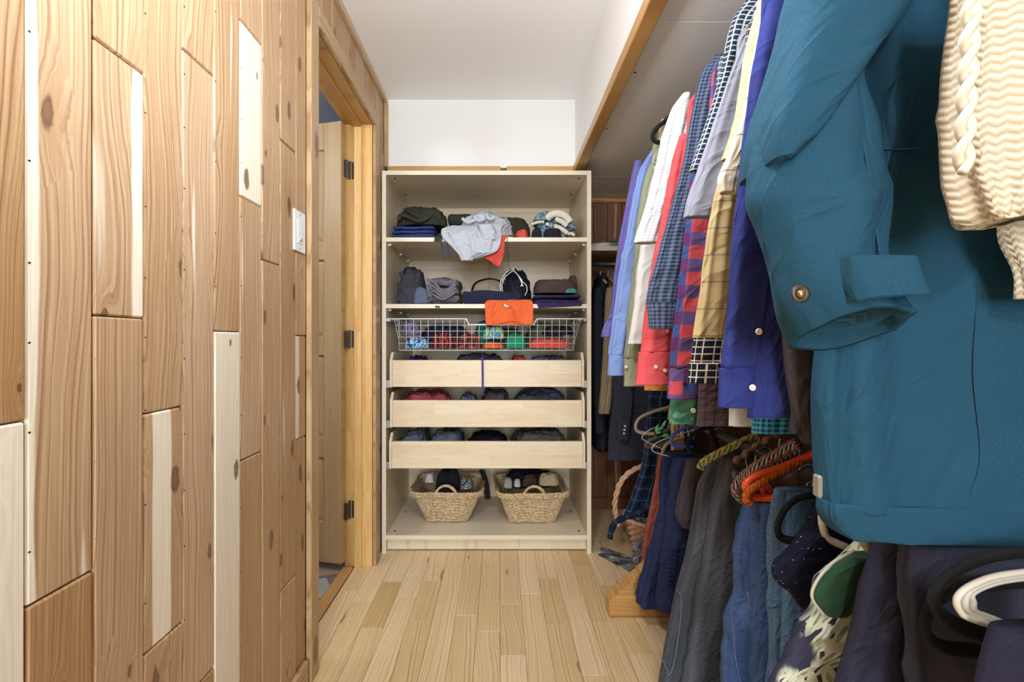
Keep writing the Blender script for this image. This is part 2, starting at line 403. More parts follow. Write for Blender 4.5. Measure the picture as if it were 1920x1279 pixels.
# nail heads in the seams are part of the wall
ns = MB()
for k in range(-1, 9):
    for z in np.arange(.1, 2.2, .13):
        ns.lathe([(.0016, 0), (.0012, .0008)], (WX - .001, .555 + PWID * k + .004, z + .03 * math.sin(k * 3 + z * 9)), 6, axis=0)
tag(ns.build('nail_heads', SCREW, wl), kind='stuff')
bb = B('baseboard_left', (WX, REAR, 0), (WX + .014, OY0 - .07, .085), CEDAR_X, None, .003); tag(bb, kind='structure')
cr = B('trim_crown', (WX, END, CEIL - .022), (WX + .018, WHY, CEIL), CEDAR_X, None, .002); cr.name = 'trim_1'; tag(cr, kind='structure')
cr = B('trim_2', (WX, WHY - .016, LOW), (WX + .02, WHY, CEIL - .022), CEDAR_V, None, .002); tag(cr, kind='structure')
ce = MB().box((-.70, END, CEIL), (.40, WHY + .02, CEIL + .04)).build('ceiling', WHITE_LIT); tag(ce, kind='structure')
wb = MB().box((-.70, WHY, LOW), (.40, WHY + .02, CEIL)).build('wall_back_upper', WHITE); tag(wb, kind='structure')
wr = MB().box((.376, END, LOW - .005), (.40, WHY, CEIL)).build('wall_right_upper', WHITE_LIT); tag(wr, kind='structure')
lc = MB().box((.38, END, LOW + .010), (RX + .05, BACK + .05, LOW + .04)).box((-.70, WHY + .02, LOW + .010), (.40, BACK + .05, LOW + .04)).build('ceiling_low', DARKGAP); tag(lc, kind='structure')
for (a, b) in ((END, REAR), (REAR, .03), (.03, 1.232), (1.232, 2.40), (2.40, 2.70), (2.70, BACK)):
    p = B('panel', (.40, a + .001, LOW), (RX, b - .001, LOW + .010), PLY, lc, .001)
    for q in range(3):
        yy = a + (b - a) * (q + .5) / 3 + .04
        s_ = MB().lathe([(.004, 0), (.0035, -.0012)], (.435 - p.location.x, yy - p.location.y, LOW - .0003 - p.location.z), 8).build('screw', SCREW, p)
B('panel', (-.57, WHY + .03, LOW), (.40, BACK, LOW + .01), PLY, lc, .001)
tb = B('trim_3', (.368, END, LOW - .026), (.414, WHY + .01, LOW + .012), HONEY_X, None, .003); tag(tb, kind='structure')
tb = B('trim_4', (-.557, WHY - .014, LOW - .022), (.004, WHY + .02, LOW + .004), HONEY_W, None, .002); tag(tb, kind='structure')
tb = B('trim_5', (.034, WHY - .014, LOW - .022), (.367, WHY + .02, LOW + .004), HONEY_W, None, .002); tag(tb, kind='structure')
wbk = MB().box((-.70, BACK + .012, 0), (RX + .05, BACK + .06, LOW)).build('wall_back', DARKGAP); tag(wbk, kind='structure')
x = .40; i = 0
while x < RX:
    x1 = min(x + .085, RX); zz = [0, [.9, 1.3, .6, 1.62][i % 4], LOW]
    for j in range(2):
        plank('plank', (x + .0008, BACK, zz[j] + .0008), (x1 - .0008, BACK + .012, zz[j + 1] - .0008), CEDAR_OLD, wbk, .002, sap_from=(.0 if i == 3 else 9.0), sap_to=(.012 if i == 3 else 9.0))
    x = x1; i += 1
tag(B('baseboard_back', (.44, BACK - .014, 0), (RX, BACK, .07), CEDAR_OLD, None, .003), kind='structure')
tag(B('trim_6', (.40, BACK - .018, LOW - .03), (RX, BACK, LOW - .002), HONEY_W, None, .002), kind='structure')
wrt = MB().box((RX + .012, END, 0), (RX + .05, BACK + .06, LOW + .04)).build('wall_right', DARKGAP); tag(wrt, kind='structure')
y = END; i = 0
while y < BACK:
    y1 = min(y + .19, BACK); plank('plank', (RX, y + .001, 0), (RX + .012, y1 - .001, LOW), CEDAR_SHADED, wrt, .002, tone=-.1); y = y1
# rear wall behind the camera, with an added window to carry the fill light
rw = MB()
rw.box((-.70, END - .06, 0), (-.45, END, CEIL)).box((.65, END - .06, 0), (RX + .05, END, CEIL)).box((-.45, END - .06, 0), (.65, END, .45)).box((-.45, END - .06, 2.05), (.65, END, CEIL))
tag(rw.build('wall_rear', WHITE), kind='structure')
wf = MB()
wf.box((-.45, END - .05, .45), (-.41, END - .01, 2.05), .002).box((.61, END - .05, .45), (.65, END - .01, 2.05), .002).box((-.41, END - .05, .45), (.61, END - .01, .49), .002).box((-.41, END - .05, 2.01), (.61, END - .01, 2.05), .002)
wf = wf.build('fill_window_1', HONEY_V); tag(wf, kind='structure')
MB().box((-.41, END - .032, .49), (.61, END - .028, 2.01)).build('pane', plain('window_glass', (1, 1, 1, 1), .02, Transmission_Weight=1.0), wf)

# door surround and open door
df = empty('door_1', (WX, OY1, 0)); tag(df, kind='structure')
def D(name, a, b, mat, c=.0015):
    o = B(name, a, b, mat, None, c); o.parent = df; o.location = Vector(o.location) - Vector(df.location); return o
D('casing', (WX - .001, OY0 - .056, 0), (WX + .016, OY0 + .004, OH + .060), CEDAR_V, .003)
D('casing', (WX - .001, OY1 - .004, 0), (WX + .016, OY1 + .060, OH + .060), CEDAR_V, .003)
D('casing', (WX - .001, OY0 + .004, OH - .002), (WX + .016, OY1 - .004, OH + .060), CEDAR_X, .003)
D('jamb', (-.70, OY0, 0), (WX - .002, OY0 + .014, OH), JAMB_S)
D('jamb', (-.70, OY1 - .008, 0), (WX - .002, OY1 + .012, OH), JAMB_S)
D('jamb', (-.70, OY0 + .014, OH - .004), (WX - .002, OY1 - .008, OH + .014), HONEY_X)
D('door_stop', (-.655, OY1 - .02, 0), (-.622, OY1 - .008, OH - .004), JAMB_S)
D('door_stop', (-.655, OY0 + .014, OH - .018), (-.622, OY1 - .02, OH - .004), HONEY_X)
D('threshold', (-.705, OY0 + .014, -.004), (-.657, OY1 - .02, .008), HONEY_X, .004)
# leaf: swung a little past square into the hall
leaf = empty('door_leaf', (-.690, 2.045, 0)); leaf.parent = df; leaf.location = Vector(leaf.location) - Vector(df.location)
leaf.rotation_euler = (0, 0, math.radians(-13))
LW, LH, LT = .64, 1.955, .036      # leaf extends along local -x, front face at local y = -LT
def DL(name, a, b, mat, c=.002): return B(name, a, b, mat, leaf, c)
z0, z1 = .035, .035 + LH
DL('stile', (-.086, -LT, z0), (0, 0, z1), DOORWOOD); DL('stile', (-LW, -LT, z0), (-LW + .10, 0, z1), DOORWOOD); DL('stile', (-LW / 2 - .045, -LT, z0 + .1), (-LW / 2 + .045, 0, z1 - .1), DOORWOOD)
rails = [(z0, z0 + .20), (.80, .90), (1.20, 1.29), (1.58, 1.66), (z1 - .11, z1)]
rails = [(.035, .215), (.50, .59), (.955, 1.04), (1.38, 1.46), (1.87, 1.99)]
for (a, b) in rails:
    for (p, q) in ((-LW + .10, -LW / 2 - .045), (-LW / 2 + .045, -.086)):
        DL('rail', (p, -LT, a), (q, 0, b), DOORWOOD)
for (a, b) in zip([r[1] for r in rails[:-1]], [r[0] for r in rails[1:]]):
    for (p, q) in ((-LW + .10, -LW / 2 - .045), (-LW / 2 + .045, -.086)):
        m = MB(); m.box((p, -LT + .012, a), (q, -.012, b))
        V = []
        for (ins, y) in ((.004, -LT + .012), (.03, -LT + .003)):
            V += [(p + ins, y, a + ins), (q - ins, y, a + ins), (q - ins, y, b - ins), (p + ins, y, b - ins)]
        m.add(V, [(4, 5, 6, 7)] + [(i, (i + 1) % 4, (i + 1) % 4 + 4, i + 4) for i in range(4)])
        m.build('door_panel', DOORWOOD, leaf)
for v in (320, 636, 955):
    z = CH + (CY - v) * 2.06 / F
    h = MB().box((-.668, OY1 - .0105, z - .038), (-.640, OY1 - .007, z + .038), .0005)
    h.tube([(-.676, OY1 - .014, z - .04), (-.676, OY1 - .014, z + .04)], .0055, 8)
    h.box((-.692, 2.030, z - .038), (-.676, 2.033, z + .038), .0005)
    for q in (-.024, 0, .024): h.lathe([(.003, 0), (.0025, -.001)], (-.652, OY1 - .0105, z + q), 8, axis=1)
    h = h.build('hinge', BRONZE); h.parent = df; h.location = -Vector(df.location)
# hall beyond the door
tag(MB().box((-2.4, .6, -.05), (-.66, 3.4, -.014)).build('floor_hall', GROUT), kind='structure')
hf = bpy.data.objects['floor_hall']
r2 = random.Random(3)
for i in range(9):
    for j in range(14):
        cx_, cy_ = -.78 - .19 * i + r2.uniform(-.02, .02), .75 + .19 * j + r2.uniform(-.02, .02) + .09 * (i % 2)
        n = 6; rr = [.088 + r2.uniform(-.012, .014) for _ in range(n)]
        if cx_ + .1 > -.66: cx_ -= .0
        pts = [(max(-1e9, min(cx_ + rr[q] * math.cos(2 * PI * q / n + .3), -.708)), cy_ + rr[q] * math.sin(2 * PI * q / n + .3), -.014) for q in range(n)]
        m = MB().prism([Vector(p) - Vector((cx_, cy_, 0)) for p in pts], (0, 0, .010)).build('tile', SLATE, hf)
        m.location = (cx_, cy_, 0); fixn(m); m['rust'] = 1.0 if r2.random() < .4 else 0.0
tag(MB().box((-2.45, .6, 0), (-2.4, 3.4, 2.4)).build('wall_hall_far', HALL), kind='structure')
tag(MB().box((-2.4, 3.35, 0), (-.70, 3.4, 2.4)).build('wall_hall_back', HALL), kind='structure')
tag(MB().box((-2.4, .6, 0), (-.70, .65, 2.4)).build('wall_hall_front', HALL), kind='structure')
tag(MB().box((-2.45, .6, 2.2), (-.66, 3.4, 2.3)).build('ceiling_hall', HALL), kind='structure')
hl = empty('hall_fill_lamp', (-1.35, 1.3, 2.2)); tag(hl, 'added white domed fill lamp in the hall beyond the door', 'lamp')  # added to light the hall, no lamp is seen there
LAMPBODY = plain('lamp_metal', rgb(220, 218, 212), .4, .3)
t = NT('lit_lamp_glass'); t.set(t.b.inputs['Emission Color'], (1, .94, .86, 1)); t.set(t.b.inputs['Emission Strength'], 3.0); LITGLASS = t.fin(rgb(250, 248, 240), .3)
def dome(parent, r):
    MB().lathe([(r * 1.1, 0), (r * 1.1, -.02), (r, -.024)], (0, 0, 0), 32).build('base', LAMPBODY, parent)
    MB().lathe([(r, -.024)] + [(r * math.cos(a), -.024 - .07 * math.sin(a)) for a in np.linspace(.1, 1.5, 8)], (0, 0, 0), 32).build('glass_shade', LITGLASS, parent, True)
dome(hl, .14)
def pendant(y, label):
    cl = empty('pendant_lamp', (-.08, y, CEIL)); tag(cl, label, 'lamp')
    MB().lathe([(.06, 0), (.06, -.012), (.02, -.022), (.008, -.03), (.008, -.32), (.016, -.33)], (0, 0, 0), 24).build('stem', LAMPBODY, cl, True)
    MB().lathe([(.016, -.33), (.03, -.34), (.04, -.37), (.036, -.40), (.034, -.398), (.03, -.37), (.012, -.345)], (0, 0, 0), 32).build('socket', LAMPBODY, cl, True)
    MB().lathe([(.012, -.375), (.02, -.40), (.027, -.425), (.02, -.446), (.004, -.452)], (0, 0, 0), 20).build('bulb', LITGLASS, cl, True)
pendant(LAMP_Y, 'short pendant lamp over the front of the closet'); pendant(-1.1, 'added fill pendant at the back of the closet behind the viewer')  # the rear pendant is added for fill

# dimmer switch on the cedar wall
ls = empty('dimmer_switch', (WX, 1.302, 1.332)); tag(ls, 'white dimmer switch plate on the cedar plank wall', 'switch')
MB().box((0, -.036, -.058), (.006, .036, .058), .002).build('cover_plate', WHITEPL, ls)
MB().box((.006, -.017, -.034), (.0075, .017, .034), .0006).build('rocker', WHITEPL, ls)
MB().box((.0075, -.007, -.026), (.0105, .007, -.018), .0006).build('slider', SLOT, ls)
for q in (-.048, .048): MB().lathe([(.003, .006), (.0025, .007)], (0, 0, q), 8, axis=0).build('screw', STEEL, ls)

# ---------------------------------------------------------------- the open cabinet
CF, CB = 2.19, 2.75                       # front and back of the cabinet
S = CF / F
XL, XR = (716 - CX) * S, (1108.5 - CX) * S
def Z(v, y=CF): return CH + (CY - v) * y / F
CT = Z(320); TH = .020
cab = empty('wardrobe_cabinet', ((XL + XR) / 2, CF, 0)); tag(cab, 'tall open birch cabinet with shelves and drawers at the end of the closet', 'cabinet')
OFF = Vector(cab.location)
def C(name, a, b, mat, c=.0012, parent=None):
    o = B(name, a, b, mat, None, c); o.parent = parent or cab
    o.location = Vector(o.location) - OFF - (Vector(parent.location) if parent else Vector((0, 0, 0))); return o
for (a, b) in ((XL, XL + TH), (XR - TH, XR)):
    C('side_panel', (a, CF + .001, 0), (b, CB, CT), BIRCH_M)
    C('edge_band', (a, CF - .0005, 0), (b, CF + .001, CT), BIRCH_E, 0)
xi0, xi1 = XL + TH, XR - TH
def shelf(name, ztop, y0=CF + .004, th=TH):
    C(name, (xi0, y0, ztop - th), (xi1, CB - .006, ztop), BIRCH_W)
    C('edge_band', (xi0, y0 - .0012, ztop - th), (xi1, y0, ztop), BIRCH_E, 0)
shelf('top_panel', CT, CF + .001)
SH1, SH2, SHB = Z(445), Z(570), Z(1004)
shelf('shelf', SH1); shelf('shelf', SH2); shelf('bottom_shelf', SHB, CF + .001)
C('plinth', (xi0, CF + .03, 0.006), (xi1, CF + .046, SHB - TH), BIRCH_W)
xm = (xi0 + xi1) / 2
C('back_panel', (xi0, CB - .006, .03), (xm - .0006, CB, CT - TH), BIRCH_M, .0006); C('back_panel', (xm + .0006, CB - .006, .03), (xi1, CB, CT - TH), BIRCH_M, .0006)
for zz in (SH1, SH2):
    for yy in (CF + .05, CF + .30, CF + .5):
        for (xx, sg) in ((xi0, 1), (xi1, -1)):
            C('shelf_pin', (xx, yy - .005, zz - TH - .011), (xx + sg * .014, yy + .005, zz - TH - .001), WHITEPL, .001)
for (xx, sg) in ((xi0, 1), (xi1, -1)):
    for zz, nm in ((CT - TH, -1), (SHB, 1)):
        for yy in (CF + .05, CF + .30):
            o = MB().lathe([(.007, 0), (.006, .001 * nm)], (xx + sg * .03 - OFF.x, yy - OFF.y, zz - OFF.z), 10).build('cam_fitting', SCREW, cab)
# peg holes down the sides: too many and too small to pick apart
m = MB()
for (xx, sg) in ((xi0, 1), (xi1, -1)):
    for yy in (CF + .045, CF + .45):
        for zz in np.arange(.25, 1.75, .032): m.lathe([(.0025, 0), (.002, .0005 * sg)], (xx - OFF.x, yy - OFF.y, zz), 6, axis=0)
tag(m.build('peg_holes', plain('peg_hole', rgb(120, 104, 82), .8), cab), kind='stuff')
DY = CF - .012
def drawer(v0, v1, x0, x1):
    d = empty('drawer', (0, 0, 0)); d.parent = cab
    za, zb = Z(v1, DY), Z(v0, DY); X0, X1 = (x0 - CX) * DY / F, (x1 - CX) * DY / F
    C('front_panel', (X0 + .013, DY, za), (X1 - .013, DY + .016, zb), BIRCH_F, .001, d)
    for (a, b) in ((X0, X0 + .012), (X1 - .012, X1)):
        mm = MB().prism([(a, DY + .001, za), (a, DY + .001, zb - .004), (a, DY + .034, zb + .036), (a, CB - .03, zb + .036), (a, CB - .03, za)], (b - a, 0, 0))
        o = mm.build('side_panel', BIRCH_F, d); o.location = -OFF; fixn(o)
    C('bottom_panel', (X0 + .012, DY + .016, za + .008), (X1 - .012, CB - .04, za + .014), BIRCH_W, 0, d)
    C('back_panel', (X0 + .012, CB - .05, za), (X1 - .012, CB - .036, zb + .036), BIRCH_F, 0, d)
    for (a, b) in ((xi0 + .001, X0 - .0015), (X1 + .0015, xi1 - .001)):
        C('runner', (a, DY + .008, za - .003), (b, CB - .05, za + .03), STEEL, .0005, d)
    for (a, b) in ((xi0 + .001, X0 + .012), (X1 - .012, xi1 - .001)):
        C('runner_lip', (a, DY + .006, za - .0045), (b, CB - .05, za - .0025), STEEL, 0, d)
    return X0, X1, za, zb
DR = [drawer(675.5, 725.5, 730.5, 1095.5), drawer(750.8, 801, 731, 1096.5), drawer(828, 878.5, 729.5, 1097.5)]
# pull-out wire basket
wbk_ = empty('wire_basket', (0, 0, 0)); wbk_.parent = cab
zt, zb_ = Z(598, DY), Z(657, DY); bx0, bx1 = (748 - CX) * DY / F, (1076 - CX) * DY / F; tx0, tx1 = (737 - CX) * DY / F, (1090 - CX) * DY / F
by = CB - .08
def W(name, paths, r, n=6):
    m = MB()
    for p in paths: m.tube([Vector(q) - OFF for q in p], r, n)
    return m.build(name, WIRE, wbk_, True)
dipx0, dipx1 = (874 - CX) * DY / F, (1006 - CX) * DY / F; zd = Z(608.5, DY)
W('rim', [smoothpath([(tx0 - .012, DY, zt), (tx0 + .05, DY, zt), (dipx0 - .02, DY, zt), (dipx0, DY, zt - .004), (dipx0 + .014, DY, zd + .003), (dipx0 + .035, DY, zd), (dipx1 - .035, DY, zd), (dipx1 - .014, DY, zd + .003), (dipx1, DY, zt - .004), (dipx1 + .02, DY, zt), (tx1 - .05, DY, zt), (tx1 + .012, DY, zt)], 4),
          [(tx0 - .012, DY, zt), (tx0 - .012, by, zt)], [(tx1 + .012, DY, zt), (tx1 + .012, by, zt)], [(tx0 - .012, by, zt), (tx1 + .012, by, zt)]], .0032, 8)
nx = 25
for i in range(nx):
    xx = bx0 + (bx1 - bx0) * i / (nx - 1); top = zd if dipx0 + .02 < xx < dipx1 - .02 else zt
    W('upright_wire', [[(xx, DY + .0, top), (xx, DY + .002, zb_), (xx, by, zb_), (xx, by, zt)]], .0013, 5)
for j, v in enumerate((610, 621, 632.5, 644, 657)):
    z_ = Z(v, DY); e = (z_ - zb_) / (zt - zb_); a = bx0 + (tx0 - bx0) * e * .8; b = bx1 + (tx1 - bx1) * e * .8
    W('level_wire', [[(a, by, z_), (a, DY, z_), (b, DY, z_), (b, by, z_)]], .0017 if j == 4 else .0013, 5)
for yy in np.linspace(DY + .05, by - .03, 9):
    W('side_wire', [[(tx0 - .006, yy, zt), (bx0, yy, zb_), (bx1, yy, zb_), (tx1 + .006, yy, zt)]], .0013, 5)
for (a, b) in ((xi0 + .001, tx0 - .013), (tx1 + .013, xi1 - .001)):
    C('runner', (a, DY + .004, zt - .012), (b, CB - .05, zt + .004), STEEL, .0005, wbk_)

# ---------------------------------------------------------------- fabrics
def fabric(name, c1, c2=None, pat='solid', p=.02, w=.12, c3=None, rough=.88, bump=.25, var=.18, crease=.3):
    t = NT(name); uv = t.n('ShaderNodeTexCoord', out=2)
    sp = t.t.nodes.new('ShaderNodeSeparateXYZ'); t.t.links.new(uv, sp.inputs[0]); u, v = sp.outputs[0], sp.outputs[1]
    c2 = c2 or c1; c3 = c3 or c2
    fr = lambda a, per, ph=0.0: t.M('FRACT', t.M('ADD', t.M('DIVIDE', a, per), ph + 50.0))
    st = lambda a, per, ww, ph=0.0: t.M('LESS_THAN', fr(a, per, ph), ww)
    wear = t.noise(uv, 14.0, 2.0)
    h = None
    if pat == 'gingham':
        k = t.M('MULTIPLY', t.M('ADD', st(u, p, .5), st(v, p, .5)), .5); c = t.mix(k, c1, c2)
    elif pat == 'grid':
        c = t.mix(t.M('MAXIMUM', st(u, p, w), st(v, p, w)), c1, c2)
    elif pat == 'plaid':
        c = t.mix(st(u, p, .5), c1, c2); c = t.mix(t.M('MULTIPLY', st(v, p, .5), .55), c, c3)
        c = t.mix(t.M('MULTIPLY', t.M('MAXIMUM', st(u, p, .05, .3), st(v, p, .05, .3)), .5), c, c3)
    elif pat == 'tartan':
        c = t.mix(t.M('MULTIPLY', t.M('ADD', st(u, p, .42), st(v, p, .42)), .5), c1, c2)
        c = t.mix(t.M('MULTIPLY', t.M('MAXIMUM', st(u, p, .06, .3), st(v, p, .06, .3)), .8), c, c3)
    elif pat == 'block':
        a, b = st(u, p, .5), st(v, p, .5)
        c = t.mix(a, c1, c2); c = t.mix(t.M('MULTIPLY', a, b), c, c3); c = t.mix(t.M('MULTIPLY', t.M('SUBTRACT', 1.0, a), t.M('MULTIPLY', b, .85)), c, c2)
    elif pat == 'stripe':
        c = t.mix(st(v, p, w), c1, c2)
    elif pat == 'cord':
        s_ = t.M('SINE', t.M('MULTIPLY', u, 2 * PI / p)); c = t.mix(t.ramp(s_, -.6, .5), c2, c1); h = s_
    elif pat == 'denim':
        n1 = t.noise(t.vec(t.M('MULTIPLY', u, 800.0), t.M('MULTIPLY', v, 240.0)), 1.0, 2.0); n2 = t.noise(t.vec(t.M('MULTIPLY', u, 20.0), t.M('MULTIPLY', v, 3.0)), 1.0, 2.0)
        c = t.mix(t.ramp(t.M('ADD', t.M('MULTIPLY', n1, .65), t.M('MULTIPLY', n2, .45)), .45, .8), c1, c2)
    elif pat == 'heather':
        n1 = t.noise(t.vec(t.M('MULTIPLY', u, 900.0), t.M('MULTIPLY', v, 620.0)), 1.0, 3.0); c = t.mix(t.ramp(n1, .38, .66), c1, c2)
    elif pat == 'speckle':
        vo = t.t.nodes.new('ShaderNodeTexVoronoi'); t.set(vo.inputs['Vector'], uv); vo.inputs['Scale'].default_value = 1 / p
        c = t.mix(t.M('LESS_THAN', vo.outputs['Distance'], w), c1, c2); h = vo.outputs['Distance']
    elif pat == 'knit':
        a = t.M('SINE', t.M('ADD', t.M('MULTIPLY', v, 2 * PI / p), t.M('MULTIPLY', t.M('ABSOLUTE', t.M('SUBTRACT', fr(u, p * 1.6), .5)), 5.0)))
        n1 = t.noise(uv, 300.0, 2.0); h = t.M('ADD', a, t.M('MULTIPLY', n1, .8)); c = t.mix(t.ramp(a, -.9, .4), c2, c1)
    elif pat == 'marl':
        n1 = t.noise(t.vec(t.M('MULTIPLY', u, 70.0), t.M('MULTIPLY', v, 230.0)), 1.0, 2.0, .6, 1.0); c = t.mix(t.ramp(n1, .5, .6), c1, c2); h = n1
    elif pat == 'leaf':
        c = c1
        for (ka, kb, sgn, ph) in ((34.0, 11.0, 1.0, 0.0), (38.0, 12.0, -.6, 3.3), (30.0, 10.0, .25, 7.7)):
            a = t.M('ADD', u, t.M('MULTIPLY', v, sgn)); b = t.M('SUBTRACT', v, t.M('MULTIPLY', u, sgn))
            vo = t.t.nodes.new('ShaderNodeTexVoronoi'); vo.voronoi_dimensions = '2D'; vo.inputs['Scale'].default_value = 1.0; vo.inputs['Randomness'].default_value = .6
            t.set(vo.inputs['Vector'], t.vec(t.M('ADD', t.M('MULTIPLY', a, ka), ph), t.M('ADD', t.M('MULTIPLY', b, kb), ph)))
            reg = t.ramp(t.M('ADD', t.noise(uv, 7.0, 1.0), t.M('SUBTRACT', .3, t.M('MULTIPLY', v, 2.0))), w - .04, w)
            msk = t.M('MULTIPLY', reg, t.M('LESS_THAN', vo.outputs['Distance'], .36))
            vein = t.M('LESS_THAN', vo.outputs['Distance'], .14)
            c = t.mix(msk, c, t.mix(vein, c2, c3))
    elif pat == 'camo':
        a = t.noise(uv, 30.0, 3.0, .7); b = t.noise(t.vec(t.M('ADD', u, 9.0), v), 42.0, 3.0, .7)
        c = t.mix(t.ramp(a, .5, .53), c1, c2); c = t.mix(t.ramp(b, .56, .58), c, c3)
    elif pat == 'blotch':
        a = t.noise(uv, 1 / p, 2.0, .5, 1.2); b = t.noise(t.vec(t.M('ADD', u, 5.0), v), 1.3 / p, 2.0, .5, 1.5)
        c = t.mix(t.ramp(a, .47, .52), c1, c2); c = t.mix(t.ramp(b, .54, .58), c, c3)
    elif pat == 'wrap':
        a = fr(t.M('ADD', u, t.M('MULTIPLY', v, 1.0)), p); b = st(v, p * 1.9, .5)
        c = t.mix(t.M('LESS_THAN', a, .5), c1, c2); c = t.mix(t.M('MULTIPLY', b, t.M('LESS_THAN', fr(u, p), .4)), c, c3); h = t.M('SINE', t.M('MULTIPLY', t.M('ADD', u, v), 2 * PI / p))
    else:
        c = c1
    weave = t.noise(uv, 900.0, 1.0)
    c = t.mix(t.M('MULTIPLY', wear, var), c, (0, 0, 0, 1), 'MULTIPLY') if var else c
    c = t.mix(t.M('MULTIPLY', t.M('SUBTRACT', weave, .35), .3), c, tuple(min(1, x * 1.35 + .02) for x in c1[:3]) + (1,))
    cr = t.noise(t.vec(t.M('ADD', t.M('MULTIPLY', u, 1.7), t.M('MULTIPLY', v, .6)), v), 11.0, 2.0, .5, .9)
    hh = t.M('MULTIPLY', t.M('ABSOLUTE', t.M('SUBTRACT', cr, .5)), crease * .05)
    hh = t.M('ADD', hh, t.M('MULTIPLY', weave, bump * .0012) if h is None else t.M('MULTIPLY', h, .0007))
    t.bump(hh, .9, 1.0)
    return t.fin(c, rough, Specular_IOR_Level=.2)

# ---------------------------------------------------------------- cloth shapes
def grid_mesh(name, G, uv, cap0=None, cap1=None, mat=None, parent=None):
    m, n = G.shape[:2]; V = G.reshape(-1, 3); Fc = []
    for i in range(m - 1):
        for j in range(n - 1): Fc.append((i * n + j, i * n + j + 1, (i + 1) * n + j + 1, (i + 1) * n + j))
    V = list(V); UV = list(uv.reshape(-1, 2))
    if cap0: Fc.append([j for j in range(n - 1)][::-1])
    if cap1: Fc.append([(m - 1) * n + j for j in range(n - 1)])
    o = link(mesh(name, V, Fc, UV), name, mat, parent, smooth=True); return o
def loft(name, rows, mat, parent=None, n=36, m=56, amp=.005, fold=5.0, seed=0, e=.8, cross=.9, freq=20.0, hollow=True, org=(0, 0, 0), vert=2.2, tilt=(0, 0)):
    """rows: (x, y, z, half width, half depth) from top to bottom; a flattened tube of cloth with folds"""
    R = resample(rows, m); th = np.linspace(0, 2 * PI, n + 1); ca, sa = np.cos(th), np.sin(th)
    sp = lambda q: np.sign(q) * np.abs(q) ** e
    L = np.concatenate([[0], np.cumsum(np.linalg.norm(np.diff(R[:, :3], axis=0), axis=1))])
    a, b = np.maximum(R[:, 3:4], .002), np.maximum(R[:, 4:5], .002)
    X = R[:, 0:1] + a * sp(ca)[None]; Y = R[:, 1:2] + b * sp(sa)[None]; Zz = R[:, 2:3] + 0 * X
    nx, ny = ca[None] / a, sa[None] / b; ln = np.sqrt(nx ** 2 + ny ** 2); nx /= ln; ny /= ln
    ph = np.stack([ca[None] * fold * .5 + 0 * X, sa[None] * fold * .5 + 0 * X, L[:, None] * vert + 0 * X], -1)
    f1 = vnoise(ph + seed * 7.3, seed)
    q = np.stack([(X + .55 * Zz) * freq, Y * freq * .8, (Zz - .35 * X) * freq * .75], -1) + seed * 3.1
    f2 = ridged(q + .45 * vnoise(q * .7, seed + 5)[..., None], seed + 1) * (.5 + .5 * vnoise(q * .35, seed + 2))
    env = np.minimum(1, L / .08)[:, None]
    lim = np.minimum(1, np.minimum(a, b * 2) / .02)
    d = amp * env * lim * (f1 * 1.3 + cross * f2)
    X = X + nx * d; Y = Y + ny * d; wt = np.linspace(0, 1, m)[:, None] ** 5; Zz = Zz + wt * (tilt[0] * ca[None] - tilt[1] * sa[None])
    G = np.stack([X, Y, Zz], -1)
    circ = float(np.mean(2 * PI * np.sqrt((R[:, 3] ** 2 + R[:, 4] ** 2) / 2)))
    uv = np.stack([np.broadcast_to(th[None] / (2 * PI) * circ, X.shape), np.broadcast_to(L[:, None], X.shape)], -1)
    if hollow:
        last = G[-1]; c = last[:-1].mean(0); k = max(0, m - 5)
        up = G[k]; cu = up[:-1].mean(0)
        r1 = c + (last - c) * .86; r2 = cu + (up - cu) * .80
        G = np.concatenate([G, r1[None], r2[None]]); uv = np.concatenate([uv, uv[-1:], uv[k:k + 1]])
    G = G - np.array(org)
    return grid_mesh(name, G, uv, True, True, mat, parent)
def pxrows(rows, y, b):
    """(v, u_left, u_right[, depth offset, half depth]) at distance y -> loft rows"""
    out = []
    for r in rows:
        yy = y + (r[3] if len(r) > 3 else 0); bb = r[4] if len(r) > 4 else b
        x0, _, z = P(r[1], r[0], yy); x1, _, _ = P(r[2], r[0], yy); out.append(((x0 + x1) / 2, yy, z, (x1 - x0) / 2, bb))
    return out
